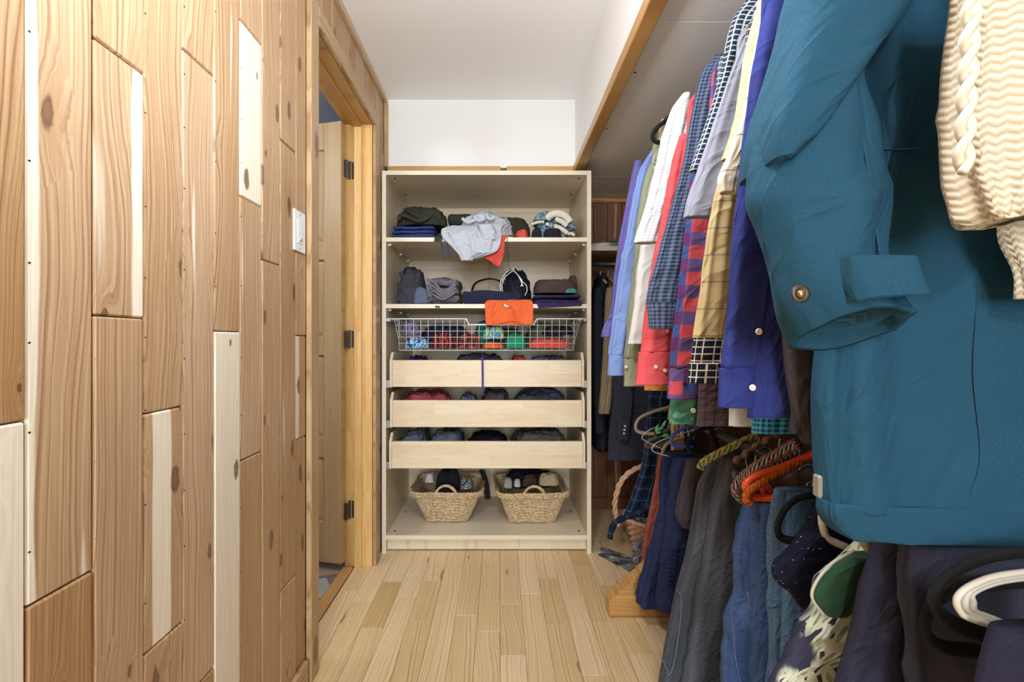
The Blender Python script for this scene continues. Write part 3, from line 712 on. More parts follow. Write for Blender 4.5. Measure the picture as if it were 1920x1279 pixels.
def sheet(name, rows, mat, parent=None, nu=30, nv=36, th=.002, amp=.006, waves=5, seed=0, freq=18, cross=.6):
    """rows: (uL, vL, uR, vR, y) pixel edges of a hanging cloth at distance y; a thin cloth with thickness"""
    A = []
    for (ul, vl, ur, vr, y) in rows: A.append(P(ul, vl, y) + P(ur, vr, y))
    R = resample(A, nv); s = np.linspace(0, 1, nu)
    G = R[:, None, :3] + (R[:, None, 3:] - R[:, None, :3]) * s[None, :, None]
    q = G * freq + seed * 5.7
    f = np.sin(s[None] * waves * 2 * PI + 2.2 * vnoise(q * .3, seed)) * .6 + cross * ridged(np.stack([q[..., 0], q[..., 1] * .4, q[..., 2] * .6 + q[..., 0] * .4], -1), seed + 3)
    N = np.cross(np.gradient(G, axis=1), np.gradient(G, axis=0)); N /= (np.linalg.norm(N, axis=-1, keepdims=True) + 1e-9)
    if N[..., 1].mean() > 0 or (abs(N[..., 1].mean()) < .2 and N[..., 2].mean() < 0): N = -N
    t = np.linspace(0, 1, nv)[:, None]
    G = G + N * (amp * f * (.35 + .65 * t))[..., None]
    G2 = G - N * th
    L = np.concatenate([[0], np.cumsum(np.linalg.norm(np.diff(G[:, nu // 2], axis=0), axis=1))])
    W = float(np.mean(np.linalg.norm(G[:, -1] - G[:, 0], axis=1)))
    uv = np.stack([np.broadcast_to(s[None] * W, G.shape[:2]), np.broadcast_to(L[:, None], G.shape[:2])], -1)
    V = np.concatenate([G.reshape(-1, 3), G2.reshape(-1, 3)]); U = np.concatenate([uv.reshape(-1, 2)] * 2); K = nu * nv; Fc = []
    ix = lambda i, j: i * nu + j
    for i in range(nv - 1):
        for j in range(nu - 1):
            Fc.append((ix(i, j), ix(i, j + 1), ix(i + 1, j + 1), ix(i + 1, j))); Fc.append((K + ix(i, j), K + ix(i + 1, j), K + ix(i + 1, j + 1), K + ix(i, j + 1)))
    for i in range(nv - 1):
        Fc.append((ix(i, 0), ix(i + 1, 0), K + ix(i + 1, 0), K + ix(i, 0))); Fc.append((ix(i, nu - 1), K + ix(i, nu - 1), K + ix(i + 1, nu - 1), ix(i + 1, nu - 1)))
    for j in range(nu - 1):
        Fc.append((ix(0, j), K + ix(0, j), K + ix(0, j + 1), ix(0, j + 1))); Fc.append((ix(nv - 1, j), ix(nv - 1, j + 1), K + ix(nv - 1, j + 1), K + ix(nv - 1, j)))
    return fixn(link(mesh(name, V, Fc, U), name, mat, parent, smooth=True))
def heap(name, u0, u1, v0, v1, y0, depth, mat, parent=None, seed=0, amp=.35, freq=2.4, n=56, m=34, e=.7, lean=0.0, flat=.5):
    """a bunched-up cloth filling the pixel box u0..u1, v0 (top)..v1 (base) with its front at distance y0"""
    yc = y0 + depth / 2; x0, _, zt = P(u0, v0, y0 + depth * .3); x1, _, _ = P(u1, v0, y0 + depth * .3); _, _, zb = P(u0, v1, y0)
    cx, cz = (x0 + x1) / 2, zb; A, Bd, Hh = (x1 - x0) / 2, depth / 2, (zt - zb)
    th = np.linspace(0, 2 * PI, n + 1); ph = np.linspace(-.35, PI / 2, m)
    sp = lambda q, k: np.sign(q) * np.abs(q) ** k
    ct, s_ = sp(np.cos(th), e), sp(np.sin(th), e); cp, spp = np.abs(np.cos(ph)) ** flat, np.sin(ph)
    D = np.stack([cp[:, None] * ct[None], cp[:, None] * s_[None], np.broadcast_to(spp[:, None], (m, n + 1))], -1)
    q = D * freq * np.array([max(1, A / Hh), 1, 1]) * .9 + seed * 11.3
    q = q + .55 * np.stack([vnoise(q * .8, seed + 1), vnoise(q * .8, seed + 2), vnoise(q * .8, seed + 3)], -1)
    f = ridged(q, seed) * .65 + ridged(q * 2.1 + 4, seed + 7) * .3 + .35 * vnoise(q * .5, seed + 9)
    low = vnoise(D * 1.1 + seed * 2.7, seed + 4)
    sc = 1 - .12 * amp + amp * .30 * f + .14 * low
    sc = np.clip(sc, .45, 1.22)
    X = cx + A * D[..., 0] * (.62 + .37 * sc) + lean * D[..., 2] * Hh; Y = yc + Bd * D[..., 1] * (.56 + .42 * sc); Zz = cz + Hh * np.maximum(D[..., 2], 0) * (.30 + .585 * sc)
    Zz = np.where(D[..., 2] < 0, cz + .001, Zz)
    X = np.clip(X, x0, x1); Y = np.clip(Y, y0, y0 + depth); Zz = np.clip(Zz, cz + .0008, cz + Hh)
    G = np.stack([X, Y, Zz], -1)
    uv = np.stack([X * 1.2 + .5 * f * .02, Zz * 1.2 - Y + .03 * f], -1)
    return fixn(grid_mesh(name, G, uv, True, True, mat, parent))
def folded(name, u0, u1, v0, v1, y0, depth, layers, mat, parent=None, seed=0, amp=.004, slump=0.0):
    """a folded garment: soft flat layers with round front folds, in one mesh"""
    x0, _, zt = P(u0, v0, y0); x1, _, zb = P(u1, v1, y0); H = (zt - zb) / layers; V = []; Fc = []; UV = []
    m, n = 34, 22
    for k in range(layers):
        t = np.linspace(0, 1, m); th = np.linspace(0, 2 * PI, n + 1)
        inx = (vnoise(v3(k * 1.7 + seed, 0.3, 0.1)) * .5 + .5) * .02
        X = x0 + inx + (x1 - x0 - inx * 1.6) * t; endr = np.minimum(1, np.minimum(t, 1 - t) / .05) ** .5
        ce, se = np.sign(np.cos(th)) * np.abs(np.cos(th)) ** .35, np.sign(np.sin(th)) * np.abs(np.sin(th)) ** .8
        Yf = y0 + .012 * vnoise(v3(t * 3, k * 2.3 + seed, .5), seed)
        YY = (Yf[:, None] + depth / 2) + depth / 2 * ce[None] * (.96 + .04 * endr[:, None])
        sag = slump * (np.abs(t - .5) * 2)[:, None] ** 2
        ZZ = zb + H * (k + .5) + H * .52 * se[None] * (.6 + .4 * endr[:, None]) + 0 * YY
        XX = X[:, None] + 0 * YY
        w = vnoise(np.stack([XX * 14, YY * 14, ZZ * 9 + k], -1) + seed, seed) + .7 * ridged(np.stack([XX * 26, YY * 16, ZZ * 20 + k], -1) + seed, seed + 1)
        ZZ = np.maximum(ZZ + amp * w * (ZZ > zb + .004) - sag * (k + 1) / layers, zb + .0008); YY = YY + amp * .9 * w * np.abs(ce)[None]
        G = np.stack([XX, YY, ZZ], -1); b0 = len(V); V += list(G.reshape(-1, 3)); UV += list(np.stack([XX, th[None] / 6.283 * depth * 2 + 0 * XX], -1).reshape(-1, 2))
        for i in range(m - 1):
            for j in range(n): Fc.append((b0 + i * (n + 1) + j, b0 + i * (n + 1) + j + 1, b0 + (i + 1) * (n + 1) + j + 1, b0 + (i + 1) * (n + 1) + j))
        Fc.append([b0 + j for j in range(n)]); Fc.append([b0 + (m - 1) * (n + 1) + j for j in range(n)][::-1])
    return fixn(link(mesh(name, V, Fc, UV), name, mat, parent, smooth=True))
def ptube(name, pts, r, mat, parent=None, n=8, k=6, flat=1.0, closed=False):
    """round bar through pixel points (u, v, y)"""
    return MB().tube(smoothpath([P(*p) for p in pts], k, closed), r, n, closed, flat=flat).build(name, mat, parent, True)
def uvtube(name, pts, r, mat, parent=None, n=12, k=8, bumpf=0.0, per=.02):
    path = np.array(smoothpath([P(*p) for p in pts], k)); m = len(path)
    L = np.concatenate([[0], np.cumsum(np.linalg.norm(np.diff(path, axis=0), axis=1))]); mb = MB()
    rr = [r * (1 + bumpf * math.sin(2 * PI * l / per)) * (1 if 0 < i < m - 1 else .6) for i, l in enumerate(L)]
    mb.tube(path, rr, n); uv = [(k_ / n * 2 * PI * r, L[i]) for i in range(m) for k_ in range(n)]
    return link(mesh(name, mb.V, mb.F, uv), name, mat, parent, smooth=True)
def group_origin(root):
    """move an Empty to its children's base so that the thing stands where it is"""
    bpy.context.view_layer.update()
    pts = [c.matrix_world @ Vector(q) for c in root.children_recursive if c.type == 'MESH' for q in c.bound_box]
    lo = Vector([min(p[i] for p in pts) for i in range(3)]); hi = Vector([max(p[i] for p in pts) for i in range(3)])
    c = Vector(((lo.x + hi.x) / 2, (lo.y + hi.y) / 2, lo.z)); root.location = c
    for ch in root.children: ch.location = Vector(ch.location) - c
def thing(name, label, cat, group=None):
    return tag(empty(name), label, cat, group)

BTN = plain('shell_button', rgb(236, 230, 212), .3); BTN_D = plain('dark_button', rgb(24, 26, 34), .3)
def button(u, v, y, r, mat, parent, name='button'):
    x, yy, z = P(u, v, y)
    return MB().lathe([(r * .6, .0012), (r, .001), (r, -.0008), (r * .75, -.0016), (r * .6, -.001), (r * .3, -.0012)], (x, yy, z), 14, axis=1).build(name, mat, parent, True)

# ---------------------------------------------------------------- the rack and the long upper row of shirts
RODX, RODH = .66, 1.715
rk = thing('clothes_rack', 'wooden clothes rack with floor foot under the hanging trousers', 'clothes rack')
for yy in (1.684, -.5):
    m = MB().prism([(.404, yy, .004), (.404, yy, .058), (.55, yy, .192), (.78, yy, .192), (.92, yy, .058), (.92, yy, .004)], (0, .05, 0)); fixn(m.build('foot', HONEY_W, rk))
    MB().box((.44, yy + .005, 0), (.50, yy + .045, .004)).build('glide', plain('felt_glide', rgb(120, 100, 84), .9), rk)
    MB().box((.645, yy + .01, .19), (.685, yy + .04, RODH), .002).build('post', HONEY_V, rk)
MB().tube([(RODX, -.55, RODH), (RODX, 1.72, RODH)], .015, 14).build('upper_rail', IRON, rk, True)
MB().tube([(RODX, -.55, .74), (RODX, 1.72, .74)], .013, 14).build('lower_rail', IRON, rk, True)
group_origin(rk)

VELVET_K = plain('black_velvet', rgb(7, 7, 9), .95); VELVET_B = plain('taupe_velvet', rgb(176, 164, 148), .9)
HANG_W = plain('white_hanger_plastic', rgb(206, 200, 186), .4); HANG_N = plain('clear_smoke_plastic', rgb(96, 94, 94), .3)
HANG_BL = plain('blue_hanger_plastic', rgb(72, 100, 196), .35); HANG_O = plain('orange_hanger_plastic', rgb(240, 92, 38), .35)
HANG_WOOD = plain('varnished_hanger_wood', rgb(196, 150, 96), .4)
def shirt_hanger(y, mat, label, halfw=.19, top=None, r=.005, wire=False, sh=.0):
    h = thing('clothes_hanger', label, 'hanger', 'hangers on the upper rail'); t_ = top or RODH - .06
    rr = .0018 if wire else r
    arm = [(RODX - halfw, y, t_ - .075 + sh), (RODX - halfw * .55, y, t_ - .03 + sh * .5), (RODX, y, t_), (RODX + halfw * .55, y, t_ - .03), (RODX + halfw, y, t_ - .075)]
    MB().tube(smoothpath(arm, 5), rr, 8, flat=1.3).build('shoulder_bar', mat, h, True)
    MB().tube([(RODX - halfw, y, t_ - .075 + sh), (RODX, y, t_ - .085), (RODX + halfw, y, t_ - .075)], rr * .8, 6).build('lower_bar', mat, h, True)
    hk = [(RODX, y, t_), (RODX, y, t_ + .025), (RODX + .017, y, t_ + .04), (RODX + .02, y, t_ + .06), (RODX, y, t_ + .0765), (RODX - .019, y, t_ + .062)]
    MB().tube(smoothpath(hk, 5), .0016, 6).build('hook', CHROME, h, True); group_origin(h); return h
def shirt(name, label, y, rows, mat, b=.022, cuff=None, hem=.92, seed=1, amp=.0085, torso=True, group='shirts on the upper rail', cat='shirt', buttons=(), collar=True, amp_s=None, fold=5.0,
          cuffmat=None, hs=1.60, tx=None, e=.8):
    s = thing(name, label, cat, group); tight = y < 1.05
    b = min(b, .0095 if tight else .015); amp = min(amp, .003 if tight else .005); hs = min(hs, 1.605)
    R = pxrows(rows, y, b)
    if cuff:
        # the last stretch of the sleeve is a stiff separate cuff
        def at(v):
            for r0, r1 in zip(rows[:-1], rows[1:]):
                if r0[0] <= v <= r1[0]: k = (v - r0[0]) / (r1[0] - r0[0]); return (v, r0[1] + (r1[1] - r0[1]) * k, r0[2] + (r1[2] - r0[2]) * k)
            return rows[-1]
        loft('sleeve', pxrows([r for r in rows if r[0] < cuff - 4] + [at(cuff)], y, b), mat, s, amp=amp, seed=seed, fold=fold, e=e, hollow=False)
        c0 = at(cuff); c1 = rows[-1]; cm = tuple((p_ + q_) / 2 for p_, q_ in zip(c0[:3], c1[:3]))
        loft('cuff', pxrows([(c0[0], c0[1] - 1, c0[2] + 1), cm, c1[:3]], y, b * 1.12), cuffmat or mat, s, m=14, amp=amp * .35, seed=seed + 20, e=e)
    else:
        loft('sleeve', R, mat, s, amp=amp, seed=seed, fold=fold, e=e)
    if torso:
        cx = tx or RODX; yy = y; tb_ = .007 if tight else .011
        tr = [(cx, yy, hs + .075, .055, tb_), (cx, yy, hs + .05, .10, tb_), (cx, yy, hs + .012, .195, tb_), (cx, yy, hs - .06, .215, tb_), (cx, yy, hs - .3, .222, tb_), (cx, yy, hem + .1, .232, tb_), (cx, yy, hem, .238, tb_)]
        loft('body', tr, mat, s, n=40, m=40, amp=.003 if tight else .005, seed=seed + 9, fold=9, e=.6)
        # far sleeve, hanging on the wall side
        fr_ = [(2 * cx - q[0], q[1], q[2], q[3], q[4]) for q in R]
        loft('sleeve', fr_, mat, s, n=20, m=28, amp=amp, seed=seed + 4, e=e)
        if collar:
            MB().tube(smoothpath([(cx - .055, yy, hs + .078), (cx - .02, yy - .008, hs + .07), (cx + .02, yy - .008, hs + .07), (cx + .055, yy, hs + .078), (cx + .04, yy + .008, hs + .086), (cx - .04, yy + .008, hs + .086)], 5, True), .0045, 8, True).build('collar', mat, s, True)
    for (u, v, r, bm) in buttons: button(u, v, y - b - .0035, r, bm, s)
    group_origin(s); return s

PURPLE = fabric('purple_print_velvet', rgb(74, 66, 150), rgb(150, 140, 200), 'heather')
LBLUE = fabric('light_blue_cotton', rgb(134, 160, 222)); SAGE = fabric('sage_linen', rgb(146, 152, 126), rgb(164, 168, 144), 'heather')
WHITEC = fabric('white_cotton', rgb(228, 228, 226), var=.06); WCHK = fabric('white_fine_check_cotton', rgb(226, 228, 230), rgb(178, 190, 200), 'grid', .0085, .16, var=.04)
CORAL = fabric('coral_red_cotton', rgb(228, 92, 98)); GING = fabric('navy_gingham', rgb(104, 120, 150), rgb(34, 40, 60), 'gingham', .0085)
GRIDW = fabric('navy_windowpane_cotton', rgb(44, 60, 80), rgb(232, 236, 236), 'grid', .011, .2); BLOCK = fabric('red_blue_block_flannel', rgb(214, 84, 92), rgb(38, 86, 148), 'block', .056, c3=rgb(88, 52, 108))
GREYC = fabric('grey_cotton', rgb(158, 160, 176)); TANG = fabric('tan_windowpane_cotton', rgb(206, 182, 134), rgb(146, 138, 118), 'grid', .045, .05)
BWG = fabric('black_white_windowpane', rgb(28, 32, 46), rgb(226, 222, 206), 'grid', .0125, .17); CREAMY = fabric('pale_yellow_linen', rgb(222, 204, 148), rgb(170, 156, 110), 'grid', .05, .04)
CREAMW = fabric('cream_windowpane_linen', rgb(240, 230, 204), rgb(120, 124, 124), 'grid', .055, .035); NAVYS = fabric('royal_navy_cotton', rgb(44, 52, 116), rgb(56, 66, 136), 'heather')
FLEECE = fabric('dark_brown_fleece', rgb(58, 50, 52), rgb(76, 68, 68), 'heather'); BEIGE = fabric('beige_cotton', rgb(214, 198, 170))
GREEN = fabric('green_satin', rgb(104, 164, 132), rgb(64, 110, 84), 'blotch', .05); BRCHK = fabric('brown_check_cotton', rgb(86, 66, 72), rgb(50, 36, 42), 'grid', .014, .1)
LGREY = fabric('pale_grey_cotton', rgb(196, 194, 188)); CYAN = fabric('teal_black_gingham', rgb(70, 160, 196), rgb(20, 34, 50), 'gingham', .008); MUST = fabric('mustard_cotton', rgb(206, 160, 70))

shirt('long_sleeve_shirt', 'purple mottled shirt, farthest of the upper row beside the cabinet', 1.45, [(303, 1190, 1203), (345, 1181, 1200), (400, 1170, 1192), (460, 1159, 1184), (520, 1151, 1176), (580, 1145, 1170), (612, 1131, 1160), (632, 1127, 1150)], PURPLE, .02, seed=1, hs=1.575)
shirt('long_sleeve_shirt', 'light blue long sleeve shirt between the purple and the sage ones', 1.39, [(281, 1222, 1236), (310, 1205, 1228), (350, 1194, 1222), (430, 1179, 1212), (500, 1165, 1204), (580, 1154, 1190), (640, 1146, 1178), (665, 1143, 1174), (704, 1138, 1172)], LBLUE, .024, cuff=665, seed=2, hs=1.585)
shirt('long_sleeve_shirt', 'sage green linen shirt with a pale cuff button', 1.33, [(288, 1229, 1248), (330, 1210, 1244), (380, 1200, 1236), (440, 1191, 1230), (520, 1186, 1224), (600, 1177, 1216), (668, 1171, 1212), (724, 1169, 1212)], SAGE, .024, cuff=672, seed=3, buttons=[(1174, 688, .005, BTN)])
shirt('long_sleeve_shirt', 'plain white long sleeve shirt hanging behind the fine check one', 1.27, [(300, 1232, 1252), (380, 1215, 1244), (450, 1202, 1236), (500, 1195, 1228), (540, 1191, 1222), (600, 1184, 1214), (645, 1175, 1208)], WHITEC, .02, seed=4)
shirt('short_sleeve_shirt', 'white finely checked short sleeve shirt next to the coral one', 1.14, [(178, 1278, 1292), (205, 1260, 1292), (250, 1245, 1286), (310, 1233, 1272), (360, 1221, 1258), (410, 1206, 1246), (456, 1189, 1233)], WCHK, .026, seed=5, amp=.004)
shirt('long_sleeve_shirt', 'coral red long sleeve shirt with buttoned cuff', 1.09, [(255, 1274, 1300), (300, 1264, 1296), (370, 1250, 1288), (440, 1235, 1280), (500, 1222, 1272), (560, 1212, 1268), (620, 1203, 1262), (660, 1198, 1260), (722, 1190, 1255)], CORAL, .024, cuff=660, seed=6, buttons=[(1230, 688, .0046, BTN), (1247, 695, .0046, BTN), (1252, 621, .004, BTN)])
shirt('long_sleeve_shirt', 'navy gingham long sleeve shirt with a folded sleeve', 1.01, [(106, 1338, 1360), (135, 1317, 1362), (170, 1307, 1350), (230, 1294, 1336), (300, 1283, 1322), (370, 1265, 1308), (440, 1245, 1292), (500, 1229, 1284), (545, 1216, 1274), (568, 1213, 1270), (617, 1217, 1264)], GING, .028, cuff=568, seed=7, amp=.008, hs=1.615)
shirt('long_sleeve_shirt', 'red, blue and purple block checked flannel shirt', 0.97, [(290, 1300, 1345), (340, 1293, 1340), (400, 1288, 1334), (460, 1281, 1328), (520, 1275, 1322), (580, 1268, 1316), (640, 1260, 1312), (690, 1255, 1310), (748, 1250, 1309)], BLOCK, .024, cuff=690, seed=8, amp=.007, buttons=[(1284, 720, .0045, BTN_D)])
shirt('short_sleeve_shirt', 'navy and white windowpane short sleeve shirt', 0.935, [(-30, 1410, 1440), (5, 1396, 1440), (40, 1374, 1412), (100, 1360, 1396), (150, 1349, 1378), (200, 1335, 1360), (260, 1314, 1340), (322, 1292, 1314)], GRIDW, .024, seed=9, hs=1.66)
shirt('short_sleeve_shirt', 'smooth grey short sleeve shirt over the block checked flannel', 0.865, [(20, 1415, 1450), (55, 1402, 1446), (110, 1381, 1424), (160, 1362, 1408), (220, 1342, 1394), (280, 1322, 1380), (340, 1302, 1362), (375, 1290, 1350), (408, 1283, 1332)], GREYC, .024, seed=10, amp=.004, hs=1.64)
shirt('long_sleeve_shirt', 'black and white windowpane shirt whose cuff shows under the tan sleeve', 0.83, [(420, 1335, 1385), (500, 1322, 1378), (560, 1312, 1370), (620, 1303, 1360), (660, 1297, 1354), (718, 1290, 1350)], BWG, .022, cuff=680, seed=11)
shirt('long_sleeve_shirt', 'tan windowpane long sleeve shirt with a crumpled sleeve', 0.765, [(230, 1378, 1398), (300, 1360, 1392), (360, 1344, 1384), (420, 1331, 1378), (480, 1322, 1374), (540, 1315, 1368), (590, 1308, 1364), (634, 1302, 1357)], TANG, .024, seed=12, amp=.009)
shirt('short_sleeve_shirt', 'pale yellow short sleeve shirt squeezed beside the grey one', 0.7, [(-20, 1428, 1446), (40, 1414, 1440), (100, 1400, 1430), (160, 1391, 1420), (220, 1380, 1404), (270, 1366, 1390), (300, 1355, 1378)], CREAMY, .016, seed=13, hs=1.66)
shirt('short_sleeve_shirt', 'cream windowpane short sleeve shirt against the navy shirt', 0.67, [(-20, 1440, 1462), (40, 1424, 1456), (100, 1412, 1446), (170, 1400, 1432), (230, 1388, 1420), (290, 1366, 1406), (330, 1350, 1392), (362, 1352, 1382)], CREAMW, .018, seed=14, hs=1.68)
nv_ = shirt('long_sleeve_shirt', 'royal navy button shirt with long cuff next to the teal parka', 0.637, [(-60, 1445, 1500), (0, 1434, 1498), (80, 1420, 1490), (160, 1404, 1482), (240, 1394, 1470), (330, 1385, 1460), (440, 1372, 1448), (540, 1365, 1440), (620, 1358, 1428), (690, 1350, 1414), (764, 1347, 1410)], NAVYS, .026, cuff=690, seed=15, amp=.005, hem=.915, buttons=[(1423, 622, .0045, BTN), (1411, 727, .0045, BTN)], tx=.582, hs=1.62)
shirt('fleece_jacket', 'dark brown fleece jacket peeping out beside the parka sleeve', 0.603, [(300, 1440, 1520), (420, 1448, 1530), (530, 1455, 1535), (600, 1464, 1540), (700, 1474, 1545), (770, 1486, 1545), (832, 1508, 1545)], FLEECE, .024, seed=16, cat='jacket', hem=.90, tx=.62)
for (lab, y, rows, mat, sd, bt) in (
    ('green satin cuff of a shirt under the block checked flannel', 1.05, [(560, 1300, 1345), (660, 1276, 1330), (745, 1259, 1310), (795, 1256, 1304)], GREEN, 31, [(1300, 770, .006, BTN)]),
    ('brown finely checked sleeve between the flannel and the navy cuff', .90, [(560, 1322, 1400), (660, 1316, 1390), (740, 1308, 1376), (799, 1305, 1370)], BRCHK, 32, []),
    ('pale grey shirt hem under the navy cuff', .797, [(600, 1378, 1440), (720, 1370, 1425), (799, 1368, 1414)], LGREY, 33, []),
    ('teal and black gingham shirt hem under the navy shirt', .733, [(757, 1416, 1506), (775, 1413, 1504), (795, 1411, 1502), (812, 1410, 1500)], CYAN, 34, []),
    ('mustard shirt hem showing under the coral cuff', 1.185, [(600, 1220, 1270), (680, 1212, 1264), (732, 1208, 1258)], MUST, 35, [])):
    s_ = thing('shirt', lab, 'shirt', 'shirts on the upper rail'); loft('sleeve', pxrows(rows, y, .009), mat, s_, seed=sd, amp=.003)
    bx = RODX
    loft('body', [(bx, y, 1.66, .06, .007), (bx, y, 1.60, .19, .007), (bx, y, 1.3, .20, .007), (bx, y, .98, .21, .007)], mat, s_, seed=sd + 1, amp=.003)
    for (u, v, r, bm) in bt: button(u, v, y - .0125, r, bm, s_)
    group_origin(s_)

# hangers of the upper row
for i, (y, mat, nm, w_) in enumerate(((1.45, HANG_WOOD, 'wooden hanger inside the purple shirt', 0), (1.39, HANG_W, 'white hanger inside the light blue shirt', 0), (1.14, HANG_WOOD, 'wooden hanger inside the white checked shirt', 0),
    (1.09, HANG_W, 'white hanger inside the coral shirt', 0), (1.01, VELVET_K, 'black hanger inside the gingham shirt', 0), (.935, HANG_WOOD, 'wooden hanger inside the windowpane shirt', 0), (.865, HANG_WOOD, 'wooden hanger inside the grey shirt', 0), (.70, HANG_W, 'white hanger inside the pale yellow shirt', 0), (.637, HANG_WOOD, 'wooden hanger inside the navy shirt', 0))):
    shirt_hanger(y, mat, nm, r=.0045)
def loop_hanger(label, pts, r, mat, y, group, name='clothes_hanger', flat=1.0, extra=None, rail=.74):
    """a hanger seen at its tip: arm, rounded end and trouser bar through pixel points, plus neck and hook up to the rail"""
    h = thing(name, label, 'hanger', group)
    ptube('frame', pts, r, mat, h, 8, 8, flat)
    top = P(*pts[0]); t_ = rail - .055
    MB().tube(smoothpath([top, ((top[0] + RODX) / 2, (top[1] + y) / 2, max(top[2], t_ - .02)), (RODX, y, t_)], 6), r, 8).build('arm', mat, h, True)
    hk = [(RODX, y, t_), (RODX, y, t_ + .03), (RODX + .017, y, t_ + .042), (RODX + .019, y, t_ + .06), (RODX, y, t_ + .0715), (RODX - .018, y, t_ + .06)]
    MB().tube(smoothpath(hk, 5), .0017, 6).build('hook', CHROME, h, True)
    group_origin(h); return h
bs = thing('beige_shirt', 'beige shirt collar slipping off a black hanger above the sage shirt', 'shirt', 'shirts on the upper rail')
loft('body', pxrows([(225, 1240, 1268), (250, 1236, 1280), (290, 1236, 1290), (400, 1240, 1300), (560, 1240, 1300), (690, 1236, 1300)], 1.228, .010), BEIGE, bs, seed=40, amp=.003); group_origin(bs)
loop_hanger('black velvet hanger tip above the beige shirt', [(1262, 212, 1.205), (1248, 226, 1.205), (1232, 240, 1.205), (1224, 254, 1.205), (1227, 264, 1.205), (1240, 268, 1.205), (1262, 268, 1.205)], .0062, VELVET_K, 1.205, 'hangers on the upper rail', rail=RODH)
loop_hanger('thin white wire hanger poking out by the sage shirt', [(1240, 285, 1.3), (1228, 292, 1.3), (1224, 302, 1.3), (1231, 307, 1.3), (1226, 316, 1.3), (1238, 320, 1.3)], .0014, WIRE, 1.3, 'hangers on the upper rail', rail=RODH)

# the teal parka
TEAL = fabric('teal_canvas', rgb(34, 78, 102), rgb(42, 90, 116), 'heather', bump=.3, var=.25, crease=.2); TEALD = fabric('parka_lining', rgb(26, 28, 34))
pk = thing('parka_jacket', 'big teal canvas parka with snap cuff hanging closest on the right', 'jacket')
loft('forearm_sleeve', pxrows([(20, 1560, 1640), (90, 1500, 1618), (160, 1462, 1606), (230, 1434, 1612), (300, 1421, 1622), (350, 1414, 1632), (388, 1413, 1642), (430, 1428, 1650), (480, 1445, 1656), (540, 1462, 1672), (580, 1478, 1684), (618, 1508, 1688)], .475, .040), TEAL, pk, n=60, m=90, amp=.011, fold=3.4, seed=51, e=.85, cross=1.0, freq=11, vert=4, tilt=(.006, .022))
loft('upper_sleeve', pxrows([(-140, 1560, 1800, .02), (-60, 1500, 1740, .01), (0, 1480, 1695), (60, 1469, 1656), (120, 1455, 1606), (180, 1440, 1560), (240, 1427, 1512), (290, 1420, 1474), (322, 1420, 1444)], .462, .044), TEAL, pk, n=60, m=70, amp=.008, fold=3.0, seed=57, e=.85, cross=.8, freq=9, vert=3, hollow=False)
cuff = loft('cuff_strap', pxrows([(494, 1524, 1662), (520, 1530, 1670), (545, 1538, 1678), (562, 1548, 1684)], .462, .046), TEAL, pk, m=16, n=60, amp=.002, seed=52, e=.4, hollow=False, tilt=(.006, 0))
loft('storm_cuff', pxrows([(520, 1452, 1500), (550, 1455, 1510), (580, 1468, 1520), (602, 1480, 1530)], .50, .012), TEAL, pk, m=12, amp=.001, seed=53)
loft('body', pxrows([(-260, 1760, 2100, .0, .022), (-180, 1620, 2260, .0, .026), (-80, 1590, 2300), (60, 1585, 2300), (200, 1592, 2300), (400, 1570, 2310), (600, 1548, 2320), (720, 1536, 2330), (820, 1535, 2335), (900, 1538, 2335), (950, 1545, 2330)], .543, .028), TEAL, pk, n=90, m=80, amp=.007, fold=9, seed=54, e=.5, cross=.7, freq=7, vert=1.6, hollow=False)
loft('hem_band', pxrows([(936, 1541, 2333), (962, 1543, 2331), (985, 1556, 2325), (1003, 1580, 2310)], .543, .030), TEAL, pk, n=90, m=14, amp=.006, fold=9, seed=54, e=.5, vert=1.6)
loft('sleeve', [(.97, .54, 1.50, .06, .025), (.98, .54, 1.2, .055, .025), (.98, .54, 1.0, .055, .025)], TEAL, pk, seed=56, amp=.008)
sn = button(1501, 551, .415, .0085, BRONZE, pk, 'snap'); MB().lathe([(.004, 0), (.003, -.003), (.001, -.0034)], P(1501, 551, .4135), 10, axis=1).build('snap_stud', plain('brass', rgb(200, 160, 110), .3, .9), pk, True)
SEAM = plain('seam_thread', rgb(30, 74, 100), .9)
def seam(pts, r=.0011, nm='seam', mat=None, parent=None): return ptube(nm, pts, r, mat or SEAM, parent or pk, 6)
seam([(1607, 165, .446), (1618, 260, .444), (1632, 350, .447), (1644, 440, .449), (1652, 492, .45)], .0012)
seam([(1836, 420, .5135), (1832, 560, .5135), (1825, 700, .5135), (1838, 850, .5135), (1820, 930, .5135)], .0007)
seam([(1630, 282, .5135), (1700, 280, .5135), (1790, 274, .5135)]); 
MB().box((P(1513, 890, .52)[0], .50, P(0, 930, .51)[2]), (P(1522, 890, .52)[0], .512, P(0, 888, .51)[2]), .002).build('zip_pull', plain('pewter', rgb(170, 166, 160), .4, .6), pk)
group_origin(pk)
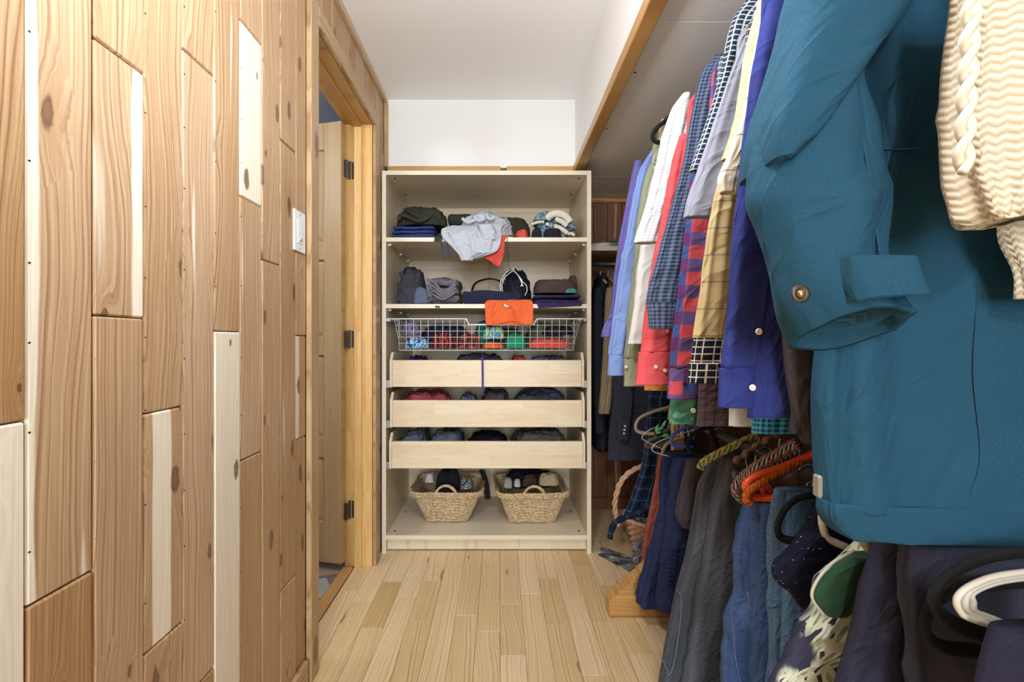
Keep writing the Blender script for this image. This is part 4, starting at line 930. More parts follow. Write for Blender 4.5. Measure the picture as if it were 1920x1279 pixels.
# cream knitwear nearest the lens
KNIT = fabric('cream_cable_knit', rgb(240, 230, 208), rgb(208, 192, 162), 'knit', .0075, rough=.95, var=.1, crease=.2)
ck = thing('cable_knit_sweater', 'cream cable knit sweater sleeve at the right edge in front of the parka', 'sweater')
loft('sleeve', pxrows([(-120, 1830, 2080), (-40, 1808, 2060), (40, 1803, 2040), (120, 1796, 2020), (200, 1791, 2010), (280, 1789, 2000), (335, 1796, 1990), (375, 1812, 1960), (405, 1822, 1925), (420, 1838, 1890)], .40, .026), KNIT, ck, n=60, m=70, amp=.006, seed=61, fold=5, freq=24)
for (u0, ph) in ((1822, 0), (1822, PI)):
    pts = [(u0 + 11 * math.sin(v / 17 + ph) - v * .05, v, .368 + .003 * math.cos(v / 17 + ph)) for v in range(-20, 330, 8)]
    ptube('cable_twist', pts, .0036, KNIT, ck, 8, 2)
loft('body', [(.66, .42, 1.66, .06, .012), (.66, .42, 1.60, .17, .012), (.68, .42, 1.4, .18, .012), (.69, .42, 1.14, .19, .012)], KNIT, ck, seed=62, amp=.006, n=40)
group_origin(ck)
ck2 = thing('cream_cardigan', 'second cream knit hanging lower behind the cable knit sleeve', 'sweater')
loft('sleeve', pxrows([(200, 1890, 2040), (380, 1886, 2040), (440, 1886, 2030), (500, 1905, 2020), (560, 1918, 2010)], .468, .010), KNIT, ck2, n=40, m=30, amp=.005, seed=64); group_origin(ck2)

# ---------------------------------------------------------------- lower row: trousers and their hangers
def garment(name, label, cat, group, parts, y=None):
    """parts: (part name, rows, y, half depth, material, seed, amp, fold)"""
    s = thing(name, label, cat, group)
    for (pn, rows, yy, b, mat, sd, amp, fold) in parts:
        loft(pn, pxrows(rows, yy, b), mat, s, n=44, m=56, seed=sd, amp=amp, fold=fold, e=.65)
    return s
TARTAN = fabric('navy_green_tartan', rgb(34, 40, 86), rgb(20, 30, 44), 'tartan', .05, c3=rgb(72, 128, 112)); RUST = fabric('rust_cotton', rgb(166, 92, 82), rgb(150, 80, 72), 'heather')
NAVYD = fabric('dark_navy_denim', rgb(36, 46, 84), rgb(56, 68, 108), 'denim'); SLATEF = fabric('slate_twill', rgb(70, 64, 72), rgb(84, 78, 86), 'heather')
CHARD = fabric('charcoal_denim', rgb(56, 62, 74), rgb(132, 138, 148), 'denim'); BLUED = fabric('blue_denim', rgb(50, 76, 130), rgb(112, 142, 194), 'denim'); LIGHTD = fabric('faded_blue_denim', rgb(56, 92, 136), rgb(130, 166, 198), 'denim')
SEQ = fabric('navy_sequin_knit', rgb(24, 26, 48), rgb(170, 190, 236), 'speckle', .008, .13); TROP = fabric('tropical_leaf_print', rgb(62, 62, 86), rgb(226, 232, 206), 'leaf', w=.5, c3=rgb(160, 172, 132))
TROPG = fabric('dark_green_print', rgb(50, 84, 62)); DNAVY = fabric('dark_navy_wool', rgb(44, 46, 66), rgb(58, 60, 80), 'heather'); DGREY = fabric('dark_slate_wool', rgb(52, 54, 72), rgb(66, 68, 86), 'heather'); DPLUM = fabric('dark_plum_cotton', rgb(40, 38, 58))
WOOLG = fabric('charcoal_suiting', rgb(40, 44, 56), rgb(52, 56, 68), 'heather'); CORDT = fabric('tan_corduroy', rgb(186, 170, 138), rgb(140, 124, 98), 'cord', .007); BLAZ = fabric('dark_tweed', rgb(44, 48, 64), rgb(66, 70, 84), 'heather')
G2 = 'trousers on the lower rail'
STITCH = plain('denim_stitch', rgb(112, 122, 142), .8)
s = garment('flannel_shirt', 'navy and green tartan flannel hanging over the wicker basket', 'shirt', None, [('body', [(722, 1226, 1275), (760, 1216, 1290), (820, 1210, 1300), (870, 1203, 1300), (920, 1187, 1300), (966, 1170, 1300)], 1.95, .03, TARTAN, 70, .009, 7), ('sleeve', [(726, 1222, 1262), (750, 1214, 1264), (772, 1217, 1262)], 1.90, .025, TARTAN, 71, .006, 4)])
uvtube('sleeve_tie', [(1255, 905, 1.9), (1225, 945, 1.9), (1190, 965, 1.9), (1165, 973, 1.9), (1150, 985, 1.9), (1143, 1010, 1.9)], .012, TARTAN, s, bumpf=.12, per=.05); group_origin(s)
s = garment('rust_trousers', 'rust coloured trousers beside the wicker basket', 'trousers', G2, [('leg', [(850, 1236, 1280), (960, 1218, 1262), (1000, 1209, 1250), (1040, 1204, 1244), (1066, 1202, 1240)], 1.80, .02, RUST, 72, .006, 5)]); group_origin(s)
s = garment('navy_shorts', 'dark navy denim shorts above the rack foot', 'shorts', G2, [('leg', [(848, 1246, 1330), (875, 1240, 1330), (950, 1236, 1325), (1000, 1226, 1300), (1060, 1212, 1280), (1105, 1201, 1262), (1133, 1196, 1256)], 1.62, .03, NAVYD, 73, .010, 6), ('leg', [(860, 1262, 1340), (950, 1256, 1330), (1030, 1246, 1310), (1100, 1238, 1300), (1142, 1234, 1296)], 1.565, .025, NAVYD, 74, .010, 6)])
for k in range(9): ptube('gather', [(1254 - k * .9, 1032 + 8 * k, 1.535), (1262 - k, 1030 + 8 * k, 1.533), (1272 - k, 1033 + 8 * k, 1.535)], .0035, NAVYD, s, 6, 4)
group_origin(s)
s = garment('slate_trousers', 'short slate trousers tucked between the shorts and charcoal jeans', 'trousers', G2, [('leg', [(862, 1288, 1330), (900, 1281, 1330), (940, 1271, 1326), (968, 1267, 1318), (986, 1276, 1310)], 1.46, .022, SLATEF, 75, .006, 5)]); group_origin(s)
s = garment('charcoal_jeans', 'long charcoal denim jeans folded over a hanger', 'jeans', G2, [('leg', [(853, 1337, 1440), (880, 1325, 1440), (930, 1311, 1440), (1000, 1299, 1440), (1060, 1283, 1440), (1120, 1266, 1440), (1200, 1249, 1440), (1290, 1234, 1440), (1400, 1222, 1440)], 1.32, .035, CHARD, 76, .006, 6), ('leg', [(855, 1352, 1440), (930, 1336, 1440), (1020, 1322, 1440), (1100, 1306, 1440), (1200, 1290, 1440), (1300, 1276, 1440), (1400, 1264, 1440)], 1.275, .03, CHARD, 77, .007, 7)])
seam([(1268, 1105, 1.285), (1277, 1120, 1.283), (1276, 1160, 1.283), (1266, 1230, 1.283), (1256, 1265, 1.283), (1246, 1245, 1.283), (1238, 1230, 1.283)], .0012, 'pocket_seam', STITCH, s); group_origin(s)
s = garment('blue_jeans', 'blue denim jeans hanging under the orange hanger', 'jeans', G2, [('leg', [(935, 1400, 1490), (990, 1387, 1490), (1050, 1381, 1490), (1110, 1384, 1490), (1140, 1374, 1490), (1180, 1362, 1490), (1300, 1356, 1490), (1430, 1352, 1490)], 1.08, .03, BLUED, 78, .007, 6), ('leg', [(938, 1412, 1500), (1040, 1409, 1500), (1140, 1408, 1500), (1300, 1402, 1500), (1430, 1398, 1500)], 1.04, .026, BLUED, 79, .005, 5)])
seam([(1372, 1140, 1.046), (1374, 1180, 1.046), (1380, 1240, 1.046), (1390, 1285, 1.046)], .001, 'pocket_seam', STITCH, s); seam([(1402, 1110, 1.008), (1408, 1150, 1.008)], .001, 'pocket_seam', STITCH, s); group_origin(s)
s = garment('faded_jeans', 'faded blue jeans behind the black looped hanger', 'jeans', G2, [('leg', [(918, 1455, 1600), (960, 1449, 1600), (1050, 1446, 1600), (1160, 1446, 1590), (1300, 1444, 1590), (1430, 1440, 1590)], .935, .022, LIGHTD, 80, .006, 6), ('leg', [(925, 1478, 1600), (1050, 1474, 1600), (1200, 1470, 1590), (1300, 1466, 1590), (1430, 1462, 1590)], .905, .018, LIGHTD, 81, .005, 5)])
seam([(1451, 930, .912), (1447, 1050, .91), (1446, 1160, .91), (1445, 1290, .91)], .001, 'side_seam', STITCH, s); group_origin(s)
s = garment('sequin_top', 'dark navy knitted top flecked with silver', 'top', G2, [('body', [(950, 1528, 1640), (985, 1517, 1640), (1040, 1512, 1640), (1110, 1506, 1640), (1160, 1508, 1620)], .83, .02, SEQ, 82, .005, 5), ('sleeve', [(1000, 1512, 1550), (1030, 1482, 1560), (1055, 1456, 1565), (1075, 1452, 1560), (1095, 1462, 1555), (1112, 1484, 1550), (1140, 1503, 1545)], .795, .018, SEQ, 83, .004, 4)]); group_origin(s)
s = garment('tropical_shirt', 'dark shirt with white and green tropical leaf print low on the right', 'shirt', G2, [('body', [(1022, 1612, 1760), (1060, 1578, 1760), (1100, 1540, 1760), (1150, 1522, 1760), (1220, 1484, 1760), (1290, 1446, 1760), (1400, 1410, 1760)], .72, .03, TROP, 84, .008, 5), ('cuff', [(1040, 1585, 1660), (1070, 1560, 1650), (1100, 1530, 1630), (1125, 1526, 1605), (1150, 1545, 1580)], .675, .012, TROPG, 85, .003, 4)])
ptube('cuff_piping', [(1602, 1032, .66), (1560, 1056, .66), (1530, 1092, .66), (1523, 1122, .66), (1546, 1154, .66)], .0022, HANG_W, s, 6); group_origin(s)
s = garment('navy_trousers', 'dark navy wool trousers in front of the tropical shirt', 'trousers', G2, [('leg', [(1005, 1650, 1800), (1050, 1636, 1800), (1120, 1617, 1800), (1190, 1600, 1800), (1290, 1572, 1800), (1420, 1540, 1800)], .62, .025, DNAVY, 86, .007, 7)]); group_origin(s)
s = garment('slate_wool_trousers', 'wide dark slate trousers at the lower right under the parka', 'trousers', G2, [('leg', [(1006, 1692, 2080), (1060, 1690, 2080), (1150, 1696, 2080), (1290, 1704, 2080), (1450, 1712, 2080)], .56, .022, DGREY, 87, .007, 8)]); group_origin(s)
s = garment('plum_trousers', 'plum trousers in the lower right corner below the nested hangers', 'trousers', G2, [('leg', [(1175, 1862, 2150), (1220, 1850, 2150), (1300, 1838, 2150), (1480, 1830, 2150)], .42, .012, DPLUM, 88, .006, 8)]); group_origin(s)

G3 = 'hangers on the lower rail'
loop_hanger('taupe velvet hanger tip below the dark tweed blazer', [(1262, 762, 1.78), (1225, 772, 1.78), (1200, 784, 1.78), (1192, 800, 1.78), (1201, 811, 1.78), (1240, 814, 1.76)], .0085, VELVET_B, 1.78, G3, flat=.6)
loop_hanger('smoke grey plastic hanger with a broad end', [(1262, 800, 1.74), (1235, 818, 1.74), (1216, 828, 1.74), (1214, 836, 1.74), (1240, 834, 1.74), (1262, 826, 1.74)], .011, HANG_N, 1.74, G3, flat=.7)
loop_hanger('upper of two thin white wire hangers', [(1268, 788, 1.69), (1222, 804, 1.69), (1205, 818, 1.69), (1209, 826, 1.69), (1250, 846, 1.69), (1292, 866, 1.66)], .0016, WIRE, 1.69, G3)
loop_hanger('lower of two thin white wire hangers', [(1300, 806, 1.6), (1240, 826, 1.6), (1224, 838, 1.6), (1226, 847, 1.6), (1255, 856, 1.6), (1292, 866, 1.58)], .0018, WIRE, 1.6, G3)
ROPEG = fabric('black_green_cord', rgb(24, 28, 30), rgb(120, 214, 150), 'wrap', .03); ROPEY = fabric('green_gold_cord', rgb(56, 134, 104), rgb(214, 180, 90), 'wrap', .016, c3=rgb(226, 200, 120))
ROPET = fabric('tan_yarn', rgb(168, 140, 110), rgb(110, 92, 84), 'wrap', .03); ROPEN = fabric('navy_white_yarn', rgb(38, 44, 76), rgb(220, 214, 208), 'wrap', .012, c3=rgb(180, 120, 100)); ROPEO = fabric('orange_yarn', rgb(214, 112, 36), rgb(190, 90, 30), 'wrap', .01)
def rope_hanger(label, pts, r, mat, bf=.12, per=.02):
    h = thing('wrapped_hanger', label, 'hanger', G3); uvtube('wrapped_bar', pts, r, mat, h, bumpf=bf, per=per)
    q = P(*pts[0]); y = q[1]
    MB().tube(smoothpath([q, ((q[0] + RODX) / 2, y, .68), (RODX, y, .69), (RODX, y, .714), (RODX + .017, y, .726), (RODX + .019, y, .745), (RODX, y, .7565), (RODX - .018, y, .745)], 5), .002, 6).build('hook', CHROME, h, True)
    group_origin(h)
rope_hanger('hanger wound with black and bright green cord', [(1268, 784, 1.66), (1250, 794, 1.66), (1233, 804, 1.66), (1234, 812, 1.66), (1255, 818, 1.66)], .010, ROPEG, .2, .03)
loop_hanger('royal blue plastic hanger tip', [(1312, 797, 1.56), (1285, 802, 1.56), (1266, 812, 1.56), (1258, 825, 1.56), (1266, 836, 1.56), (1300, 838, 1.56)], .006, HANG_BL, 1.56, G3)
loop_hanger('beige velvet hanger tip behind the blue one', [(1275, 822, 1.64), (1252, 832, 1.64), (1243, 846, 1.64), (1248, 858, 1.64)], .009, VELVET_B, 1.64, G3, flat=.6)
loop_hanger('black velvet hanger holding the charcoal jeans', [(1318, 804, 1.38), (1302, 812, 1.38), (1290, 828, 1.38), (1292, 843, 1.38), (1312, 853, 1.38), (1336, 866, 1.36)], .0085, VELVET_K, 1.38, G3, flat=.7)
rope_hanger('hanger wound with green and gold cord', [(1424, 814, 1.22), (1380, 834, 1.24), (1336, 856, 1.26), (1318, 868, 1.27), (1312, 880, 1.27)], .0105, ROPEY, .12, .016)
rope_hanger('hanger wound with twisted tan yarn', [(1464, 812, 1.14), (1430, 830, 1.16), (1400, 850, 1.18), (1376, 868, 1.2)], .0085, ROPET, .3, .03)
rope_hanger('hanger trimmed with dark red beads', [(1486, 824, 1.1), (1465, 838, 1.11), (1440, 856, 1.12)], .005, fabric('dark_red_beads', rgb(150, 40, 40)), .5, .012)
rope_hanger('thick navy and white yarn hanger with knotted end', [(1500, 832, 1.02), (1465, 852, 1.05), (1425, 876, 1.08), (1398, 896, 1.13), (1384, 914, 1.14), (1386, 926, 1.14), (1396, 936, 1.14)], .0165, ROPEN, .06, .012)
oh = thing('orange_hanger', 'bright orange plastic hanger with a ring at its end', 'hanger', G3)
ptube('frame', [(1560, 832, .98), (1515, 856, 1.0), (1460, 878, 1.02), (1415, 894, 1.03), (1400, 906, 1.03), (1398, 916, 1.03), (1406, 919, 1.03)], .0085, HANG_O, oh)
ptube('trouser_bar', [(1404, 926, 1.03), (1412, 932, 1.03), (1440, 934, 1.02), (1462, 934, 1.01)], .0085, HANG_O, oh)
ptube('ring', [(1424, 896, 1.03), (1434, 905, 1.03), (1430, 918, 1.03), (1438, 930, 1.03), (1458, 934, 1.03), (1444, 920, 1.03), (1436, 904, 1.03)], .006, HANG_O, oh)
MB().tube(smoothpath([P(1560, 832, .98), (RODX, .98, .69), (RODX, .98, .714), (RODX + .017, .98, .726), (RODX + .019, .98, .745), (RODX, .98, .7565), (RODX - .018, .98, .745)], 5), .002, 6).build('hook', CHROME, oh, True)
uvtube('padded_bar', [(1505, 866, 1.0), (1460, 888, 1.01), (1420, 910, 1.015), (1402, 924, 1.015), (1400, 938, 1.015), (1410, 944, 1.015)], .0085, ROPEO, oh, bumpf=.1, per=.01); group_origin(oh)
LEATHER = plain('brown_leather', rgb(74, 54, 44), .35)
lt = thing('leather_trousers', 'dark brown leather folded over the orange hanger', 'trousers', G2)
sheet('leather_panel', [(1438, 904, 1498, 874, .985), (1444, 914, 1498, 886, .975), (1454, 924, 1498, 904, .97), (1464, 933, 1498, 924, .968)], LEATHER, lt, th=.003, amp=.003, waves=1.2); group_origin(lt)
gt = thing('grey_tube', 'grey rubber tipped hanger bar beside the orange hanger', 'hanger', G3)
ptube('bar', [(1378, 889, 1.17), (1410, 893, 1.17), (1450, 896, 1.17)], .010, HANG_N, gt, 12); ptube('end_cap', [(1375, 889, 1.17), (1384, 890, 1.17)], .0112, HANG_N, gt, 12); group_origin(gt)
loop_hanger('black velvet hanger loop in front of the faded jeans', [(1560, 925, .86), (1505, 932, .87), (1480, 946, .87), (1463, 970, .87), (1458, 994, .87), (1470, 1011, .87), (1520, 1016, .86)], .0085, VELVET_K, .87, G3, flat=.7)
loop_hanger('white plastic hanger tip under the parka hem', [(1541, 968, .78), (1543, 988, .78), (1553, 1010, .78), (1592, 1028, .77)], .0062, HANG_W, .78, G3)
loop_hanger('ribbed cream hanger tip above the tropical shirt', [(1618, 995, .66), (1620, 1010, .66), (1632, 1028, .66), (1652, 1036, .66)], .0085, VELVET_B, .66, G3)
loop_hanger('large black velvet hanger in the lower right corner', [(1990, 1032, .488), (1880, 1040, .488), (1815, 1058, .488), (1768, 1090, .488), (1752, 1120, .488), (1762, 1150, .488), (1800, 1174, .486), (1870, 1200, .485), (1990, 1240, .484)], .0095, VELVET_K, .488, G3, flat=.6)
loop_hanger('black velvet hanger lowest in the right corner', [(1990, 1092, .52), (1850, 1100, .52), (1760, 1125, .52), (1736, 1160, .52), (1738, 1190, .52), (1770, 1214, .52), (1840, 1222, .52)], .0085, VELVET_K, .52, G3, flat=.6)
for i, (dx, nm) in enumerate(((0, 'outermost'), (14, 'middle'), (28, 'innermost'))):
    loop_hanger('%s of the three nested cream hangers in the right corner' % nm, [(1990, 1066 + dx * .4, .447 + .009 * i), (1880, 1078 + dx * .4, .447 + .009 * i), (1825, 1096 + dx * .5, .447 + .009 * i), (1796 + dx, 1120 + dx * .3, .447 + .009 * i), (1800 + dx, 1146, .447 + .009 * i), (1830 + dx, 1164 - dx * .2, .447 + .009 * i), (1960, 1200, .447 + .009 * i)], .0031, HANG_W, .447 + .009 * i, G3)

# ---------------------------------------------------------------- alcove behind the cabinet: shelf, rod and suits
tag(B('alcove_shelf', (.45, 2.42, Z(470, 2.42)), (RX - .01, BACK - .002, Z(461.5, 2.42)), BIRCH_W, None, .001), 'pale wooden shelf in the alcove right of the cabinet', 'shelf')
rd = MB().tube([(.45, 2.5, Z(495.5, 2.5)), (RX - .002, 2.5, Z(495.5, 2.5))], .0135, 14).build('closet_rod', IRON, None, True); tag(rd, 'dull iron rod under the alcove shelf', 'rod')
rt = thing('rolled_cloth', 'white rolled cloth with a green band on the alcove shelf', 'cloth')
loft('roll', [(P(1110, 0, 2.46)[0], 2.48, Z(457, 2.46), .006, .006), (P(1118, 0, 2.46)[0], 2.48, Z(456.5, 2.46), .009, .009), (P(1140, 0, 2.46)[0], 2.48, Z(456, 2.46), .015, .015), (P(1160, 0, 2.46)[0], 2.48, Z(456, 2.46), .015, .015)], WHITEC, rt, amp=.001, hollow=False)
bpy.data.objects.remove([c for c in rt.children][0])
zc = Z(461.5, 2.42) + .0155
MB().tube([(P(u, 0, 2.46)[0], 2.47, zc) for u in (1108, 1114, 1122, 1132, 1144)], [.006, .009, .012, .0145, .015], 14).build('roll', WHITEC, rt, True)
MB().tube([(P(u, 0, 2.46)[0], 2.47, zc) for u in (1144, 1150, 1158)], [.0155, .0155, .015], 14).build('green_band', GREEN, rt, True)
MB().tube([(P(u, 0, 2.46)[0], 2.47, zc) for u in (1158, 1175)], [.015, .013], 14).build('roll_end', WHITEC, rt, True); group_origin(rt)
G4 = 'jackets on the alcove rod'
def suit(label, parts, name='suit_jacket', btn=(), hookx=None):
    s = thing(name, label, 'jacket', G4)
    for (pn, rows, y, b, mat, sd) in parts: loft(pn, pxrows(rows, y, b), mat, s, n=30, m=40, seed=sd, amp=.004, e=.7)
    for (u, v, y, r) in btn: button(u, v, y, r, BTN, s)
    group_origin(s); return s
suit('charcoal suit jacket closest to the cabinet side', [('body', [(518, 1122, 1129), (532, 1117, 1131), (560, 1112, 1131), (640, 1110, 1131), (740, 1110, 1131), (838, 1113, 1131)], 2.55, .13, WOOLG, 101), ('sleeve', [(540, 1114, 1129), (620, 1111, 1129), (720, 1112, 1130), (812, 1116, 1130)], 2.385, .025, WOOLG, 102)])
suit('tan corduroy jacket between the dark jackets', [('body', [(515, 1138, 1148), (545, 1137, 1158), (600, 1138, 1160), (700, 1137, 1162), (812, 1136, 1160)], 2.55, .12, CORDT, 103), ('sleeve', [(540, 1137, 1154), (600, 1132, 1156), (700, 1127, 1152), (775, 1121, 1142)], 2.315, .025, CORDT, 104)], 'corduroy_jacket')
suit('dark tweed blazer with three cuff buttons', [('body', [(640, 1190, 1250), (700, 1150, 1250), (760, 1146, 1246), (820, 1140, 1242), (862, 1139, 1240)], 2.245, .025, BLAZ, 105), ('sleeve', [(640, 1165, 1215), (700, 1150, 1190), (760, 1153, 1186), (826, 1158, 1178)], 2.205, .018, BLAZ, 106)], 'tweed_blazer', [(1172, 799, 2.183, .005), (1171, 806, 2.183, .005), (1170, 813, 2.183, .005)])
for i, (u, nm) in enumerate(((1126, 'charcoal jacket'), (1140, 'corduroy jacket'), (1146, 'jackets farthest from the cabinet'))):
    h = thing('clothes_hanger', 'wire hook of the hanger holding the ' + nm, 'hanger', 'hangers on the alcove rod'); x = P(u, 0, 2.5)[0]; zr = Z(495.5, 2.5)
    MB().tube(smoothpath([(x, 2.5, zr - .07), (x, 2.5, zr - .03), (x, 2.516, zr - .012), (x, 2.518, zr + .008), (x, 2.5, zr + .0165), (x, 2.482, zr + .006)], 5), .0018, 6).build('hook', CHROME, h, True)
    MB().tube([(x, 2.36, zr - .12), (x, 2.5, zr - .07), (x, 2.64, zr - .12)], .006, 8).build('shoulder_bar', HANG_WOOD, h, True); group_origin(h)

# wicker basket with arched handle and camouflage cloth on the floor
WICK = NT('peeled_willow'); _n = WICK.noise(WICK.n('ShaderNodeTexCoord', out=3), 40.0, 2.0); WICK = WICK.fin(WICK.mix(_n, rgb(228, 190, 162), rgb(196, 152, 122)), .6)
GRASS = NT('seagrass'); _n = GRASS.noise(GRASS.n('ShaderNodeTexCoord', out=3), 90.0, 3.0); GRASS = GRASS.fin(GRASS.mix(GRASS.ramp(_n, .35, .7), rgb(224, 204, 168), rgb(178, 148, 108)), .75)
def woven(name, cx, cy, z0, h, w0, d0, w1, d1, rows, r, mat, parent, seg=72, waves=36, rnd=3.0, rot=0.0):
    """rows of weavers, each in front of and behind the stakes by turns, on a flaring rounded-rectangle basket"""
    m = MB(); c_, s_ = math.cos(rot), math.sin(rot)
    def pt(a, k, off):
        w, d = (w0 + (w1 - w0) * k) / 2 + off, (d0 + (d1 - d0) * k) / 2 + off; ca, sa = math.cos(a), math.sin(a)
        x, y = w * math.copysign(abs(ca) ** (2 / rnd), ca), d * math.copysign(abs(sa) ** (2 / rnd), sa)
        return (cx + x * c_ - y * s_, cy + x * s_ + y * c_, z0 + h * k)
    for i in range(rows):
        k = (i + .5) / rows
        m.tube([pt(2 * PI * j / seg, k, r * .8 * math.sin(waves * PI * j / seg * 2 / 2 + PI * i)) for j in range(seg)], r, 5, True)
    m.build('woven_wall', mat, parent, True)
    b = MB(); n = 40; V = []
    for k, o in ((0, -.004), (1, -.004)): V += [pt(2 * PI * j / n, k, o) for j in range(n)]
    b.add(V, [(j, (j + 1) % n, n + (j + 1) % n, n + j) for j in range(n)] + [list(range(n))]); b.build('inner_wall', mat, parent)
    return pt
wk = thing('wicker_basket', 'pale willow basket with a tall arched handle on the floor beside the cabinet', 'basket')
bxk, byk = .735, 2.19
pt = woven('w', bxk, byk, .004, .17, .16, .15, .26, .24, 13, .0062, WICK, wk, 60, 30, 2.2)
MB().tube([pt(2 * PI * j / 60, 1.0, .004 * math.sin(j * 1.6)) for j in range(60)], .011, 8, True).build('rim', WICK, wk, True)
hpts = [P(1160, 985, 2.18), P(1153, 955, 2.18), P(1156, 925, 2.18), P(1168, 898, 2.18), P(1190, 880, 2.18), P(1215, 872, 2.18), P(1240, 872, 2.19), P(1270, 885, 2.19), P(1290, 915, 2.19), P(1297, 960, 2.19), P(1296, 985, 2.19)]
hp = np.array(smoothpath(hpts, 8))
for q in range(3):
    MB().tube([Vector(p) + Vector((.007 * math.cos(i * .45 + q * 2.1), .007 * math.sin(i * .45 + q * 2.1), .004 * math.sin(i * .45 + q * 2.1))) for i, p in enumerate(hp)], .0072, 7).build('handle_strand', WICK, wk, True)
group_origin(wk)
CAMO = fabric('grey_camouflage', rgb(120, 124, 126), rgb(62, 66, 70), 'camo', c3=rgb(176, 178, 178))
tag(heap('camouflage_cloth', 1190, 1250, 966, 1000, 2.13, .12, CAMO, None, 111, .5), 'grey camouflage cloth bunched inside the wicker basket', 'cloth')
cbx = thing('camouflage_pouch', 'stiff camouflage pouch lying on the floor by the cabinet corner', 'pouch')
def fl_(u, v): z = CH * F / (v - CY); return Vector(((u - CX) / F * z, z, .001))
a, b_, c_ = fl_(1122, 1042), fl_(1186, 1076), fl_(1200, 1062)
m = MB(); up = Vector((0, 0, .036)); d_ = Vector((.028, .05, 0))
m.prism([a, b_, b_ + up * 1.2, a + up * .55], d_); o = fixn(m.build('front_flap', CAMO, cbx))
uvl = o.data.uv_layers.new(name='UVMap')
for l in o.data.loops: q = o.data.vertices[l.vertex_index].co; uvl.data[l.index].uv = (q.x + q.y, q.z + q.y * .5)
o2 = sheet('side_panel', [(1186, 1022, 1218, 1000, 2.0), (1187, 1050, 1216, 1030, 1.99), (1186, 1078, 1212, 1062, 1.985)], CAMO, cbx, th=.006, amp=.003, waves=1); group_origin(cbx)

# ---------------------------------------------------------------- on the upper two shelves
OLIVE = fabric('dark_olive_fleece', rgb(52, 52, 44), rgb(66, 66, 56), 'heather', crease=.7); JEANB = fabric('bright_blue_denim', rgb(46, 62, 120), rgb(86, 104, 168), 'denim'); DGREEN = fabric('dark_green_canvas', rgb(62, 66, 56))
GREYT = fabric('light_grey_jersey', rgb(186, 192, 202), rgb(204, 209, 216), 'heather', var=.1, crease=.7); OLIVB = fabric('olive_brown_ribbed', rgb(72, 68, 56), rgb(56, 52, 44), 'cord', .006); REDC = fabric('coral_cotton', rgb(226, 90, 76), crease=.7)
MARL = fabric('blue_white_marl_wool', rgb(52, 104, 136), rgb(214, 222, 220), 'marl'); WOOLC = fabric('cream_wool', rgb(230, 222, 206), var=.1); BLACKF = fabric('black_knit', rgb(30, 30, 38), rgb(46, 46, 54), 'heather')
CHARH = fabric('charcoal_jersey', rgb(66, 66, 76), rgb(80, 80, 90), 'heather', crease=.7); BLUEG = fabric('blue_grey_jersey', rgb(88, 100, 122), rgb(104, 116, 138), 'heather'); HEATH = fabric('mauve_grey_marl', rgb(128, 120, 130), rgb(92, 86, 96), 'marl')
NAVYF = fabric('navy_jersey', rgb(38, 42, 66)); BLACKP = fabric('black_polyester', rgb(26, 28, 38), rough=.6, crease=.7); BROWNF = fabric('brown_cotton', rgb(82, 66, 62)); PLUMF = fabric('plum_navy_cotton', rgb(54, 46, 86)); ORANGE = fabric('bright_orange_cotton', rgb(246, 112, 62), crease=.7); TEALF = fabric('teal_cotton', rgb(80, 150, 140))
S1Y = 2.21
def one(o, label, cat, group=None): return tag(o, label, cat, group)
one(folded('folded_jeans', 732, 816, 423, 445, S1Y + .01, .24, 3, JEANB, None, 1, .003), 'bright blue jeans folded at the left end of the top shelf', 'jeans')
s = thing('fleece_hoodie', 'dark olive fleece heaped on the folded blue jeans', 'sweater')
heap('bunched_body', 742, 838, 384, 421, S1Y + .04, .20, OLIVE, s, 121, .8, 2.6)
ptube('fold', [(748, 412, 2.25), (752, 404, 2.245), (768, 408, 2.24), (782, 414, 2.235), (796, 412, 2.235), (806, 404, 2.24)], .011, OLIVE, s); ptube('fold', [(766, 396, 2.27), (774, 402, 2.255), (790, 408, 2.245), (800, 404, 2.25)], .010, OLIVE, s); group_origin(s)
s = thing('canvas_jacket', 'dark green canvas jacket folded behind the grey jersey', 'jacket')
folded('folded_body', 834, 922, 398, 445, 2.475, .22, 2, DGREEN, s, 3, .004); sheet('corner', [(836, 441, 856, 441, 2.46), (818, 442, 834, 442, 2.23), (815, 444, 830, 444, 2.186), (814, 453, 828, 453, 2.182)], DGREEN, s, amp=.001); group_origin(s)
s = thing('jersey_tshirt', 'light grey jersey shirt spilling over the edge of the top shelf', 'shirt')
heap('bunched_body', 862, 964, 394, 446, 2.22, .22, GREYT, s, 125, .8, 3.0)
sheet('hanging_front', [(840, 424, 948, 418, 2.22), (828, 432, 940, 430, 2.192), (830, 446, 940, 446, 2.168), (846, 462, 936, 464, 2.160), (858, 475, 926, 474, 2.158), (868, 488, 884, 488, 2.160)], GREYT, s, nu=44, nv=44, amp=.010, waves=3.0, seed=8, cross=.8)
loft('sleeve', pxrows([(422, 894, 926), (436, 902, 930), (450, 906, 929)], 2.165, .016), GREYT, s, m=18, amp=.004, seed=9); loft('sleeve', pxrows([(462, 852, 884), (476, 860, 888), (489, 866, 886)], 2.16, .014), GREYT, s, m=18, amp=.003, seed=10)
loft('sleeve', pxrows([(446, 894, 925), (458, 886, 922), (475, 884, 921)], 2.160, .010), GREYT, s, m=18, amp=.004, seed=11)
for k in range(1, 4): ptube('fold', [(845 + 22 * k, 414 - 4 * k, 2.20), (858 + 20 * k, 420 - 3 * k, 2.19), (874 + 18 * k, 414 - 2 * k, 2.195)], .008, GREYT, s)
group_origin(s)
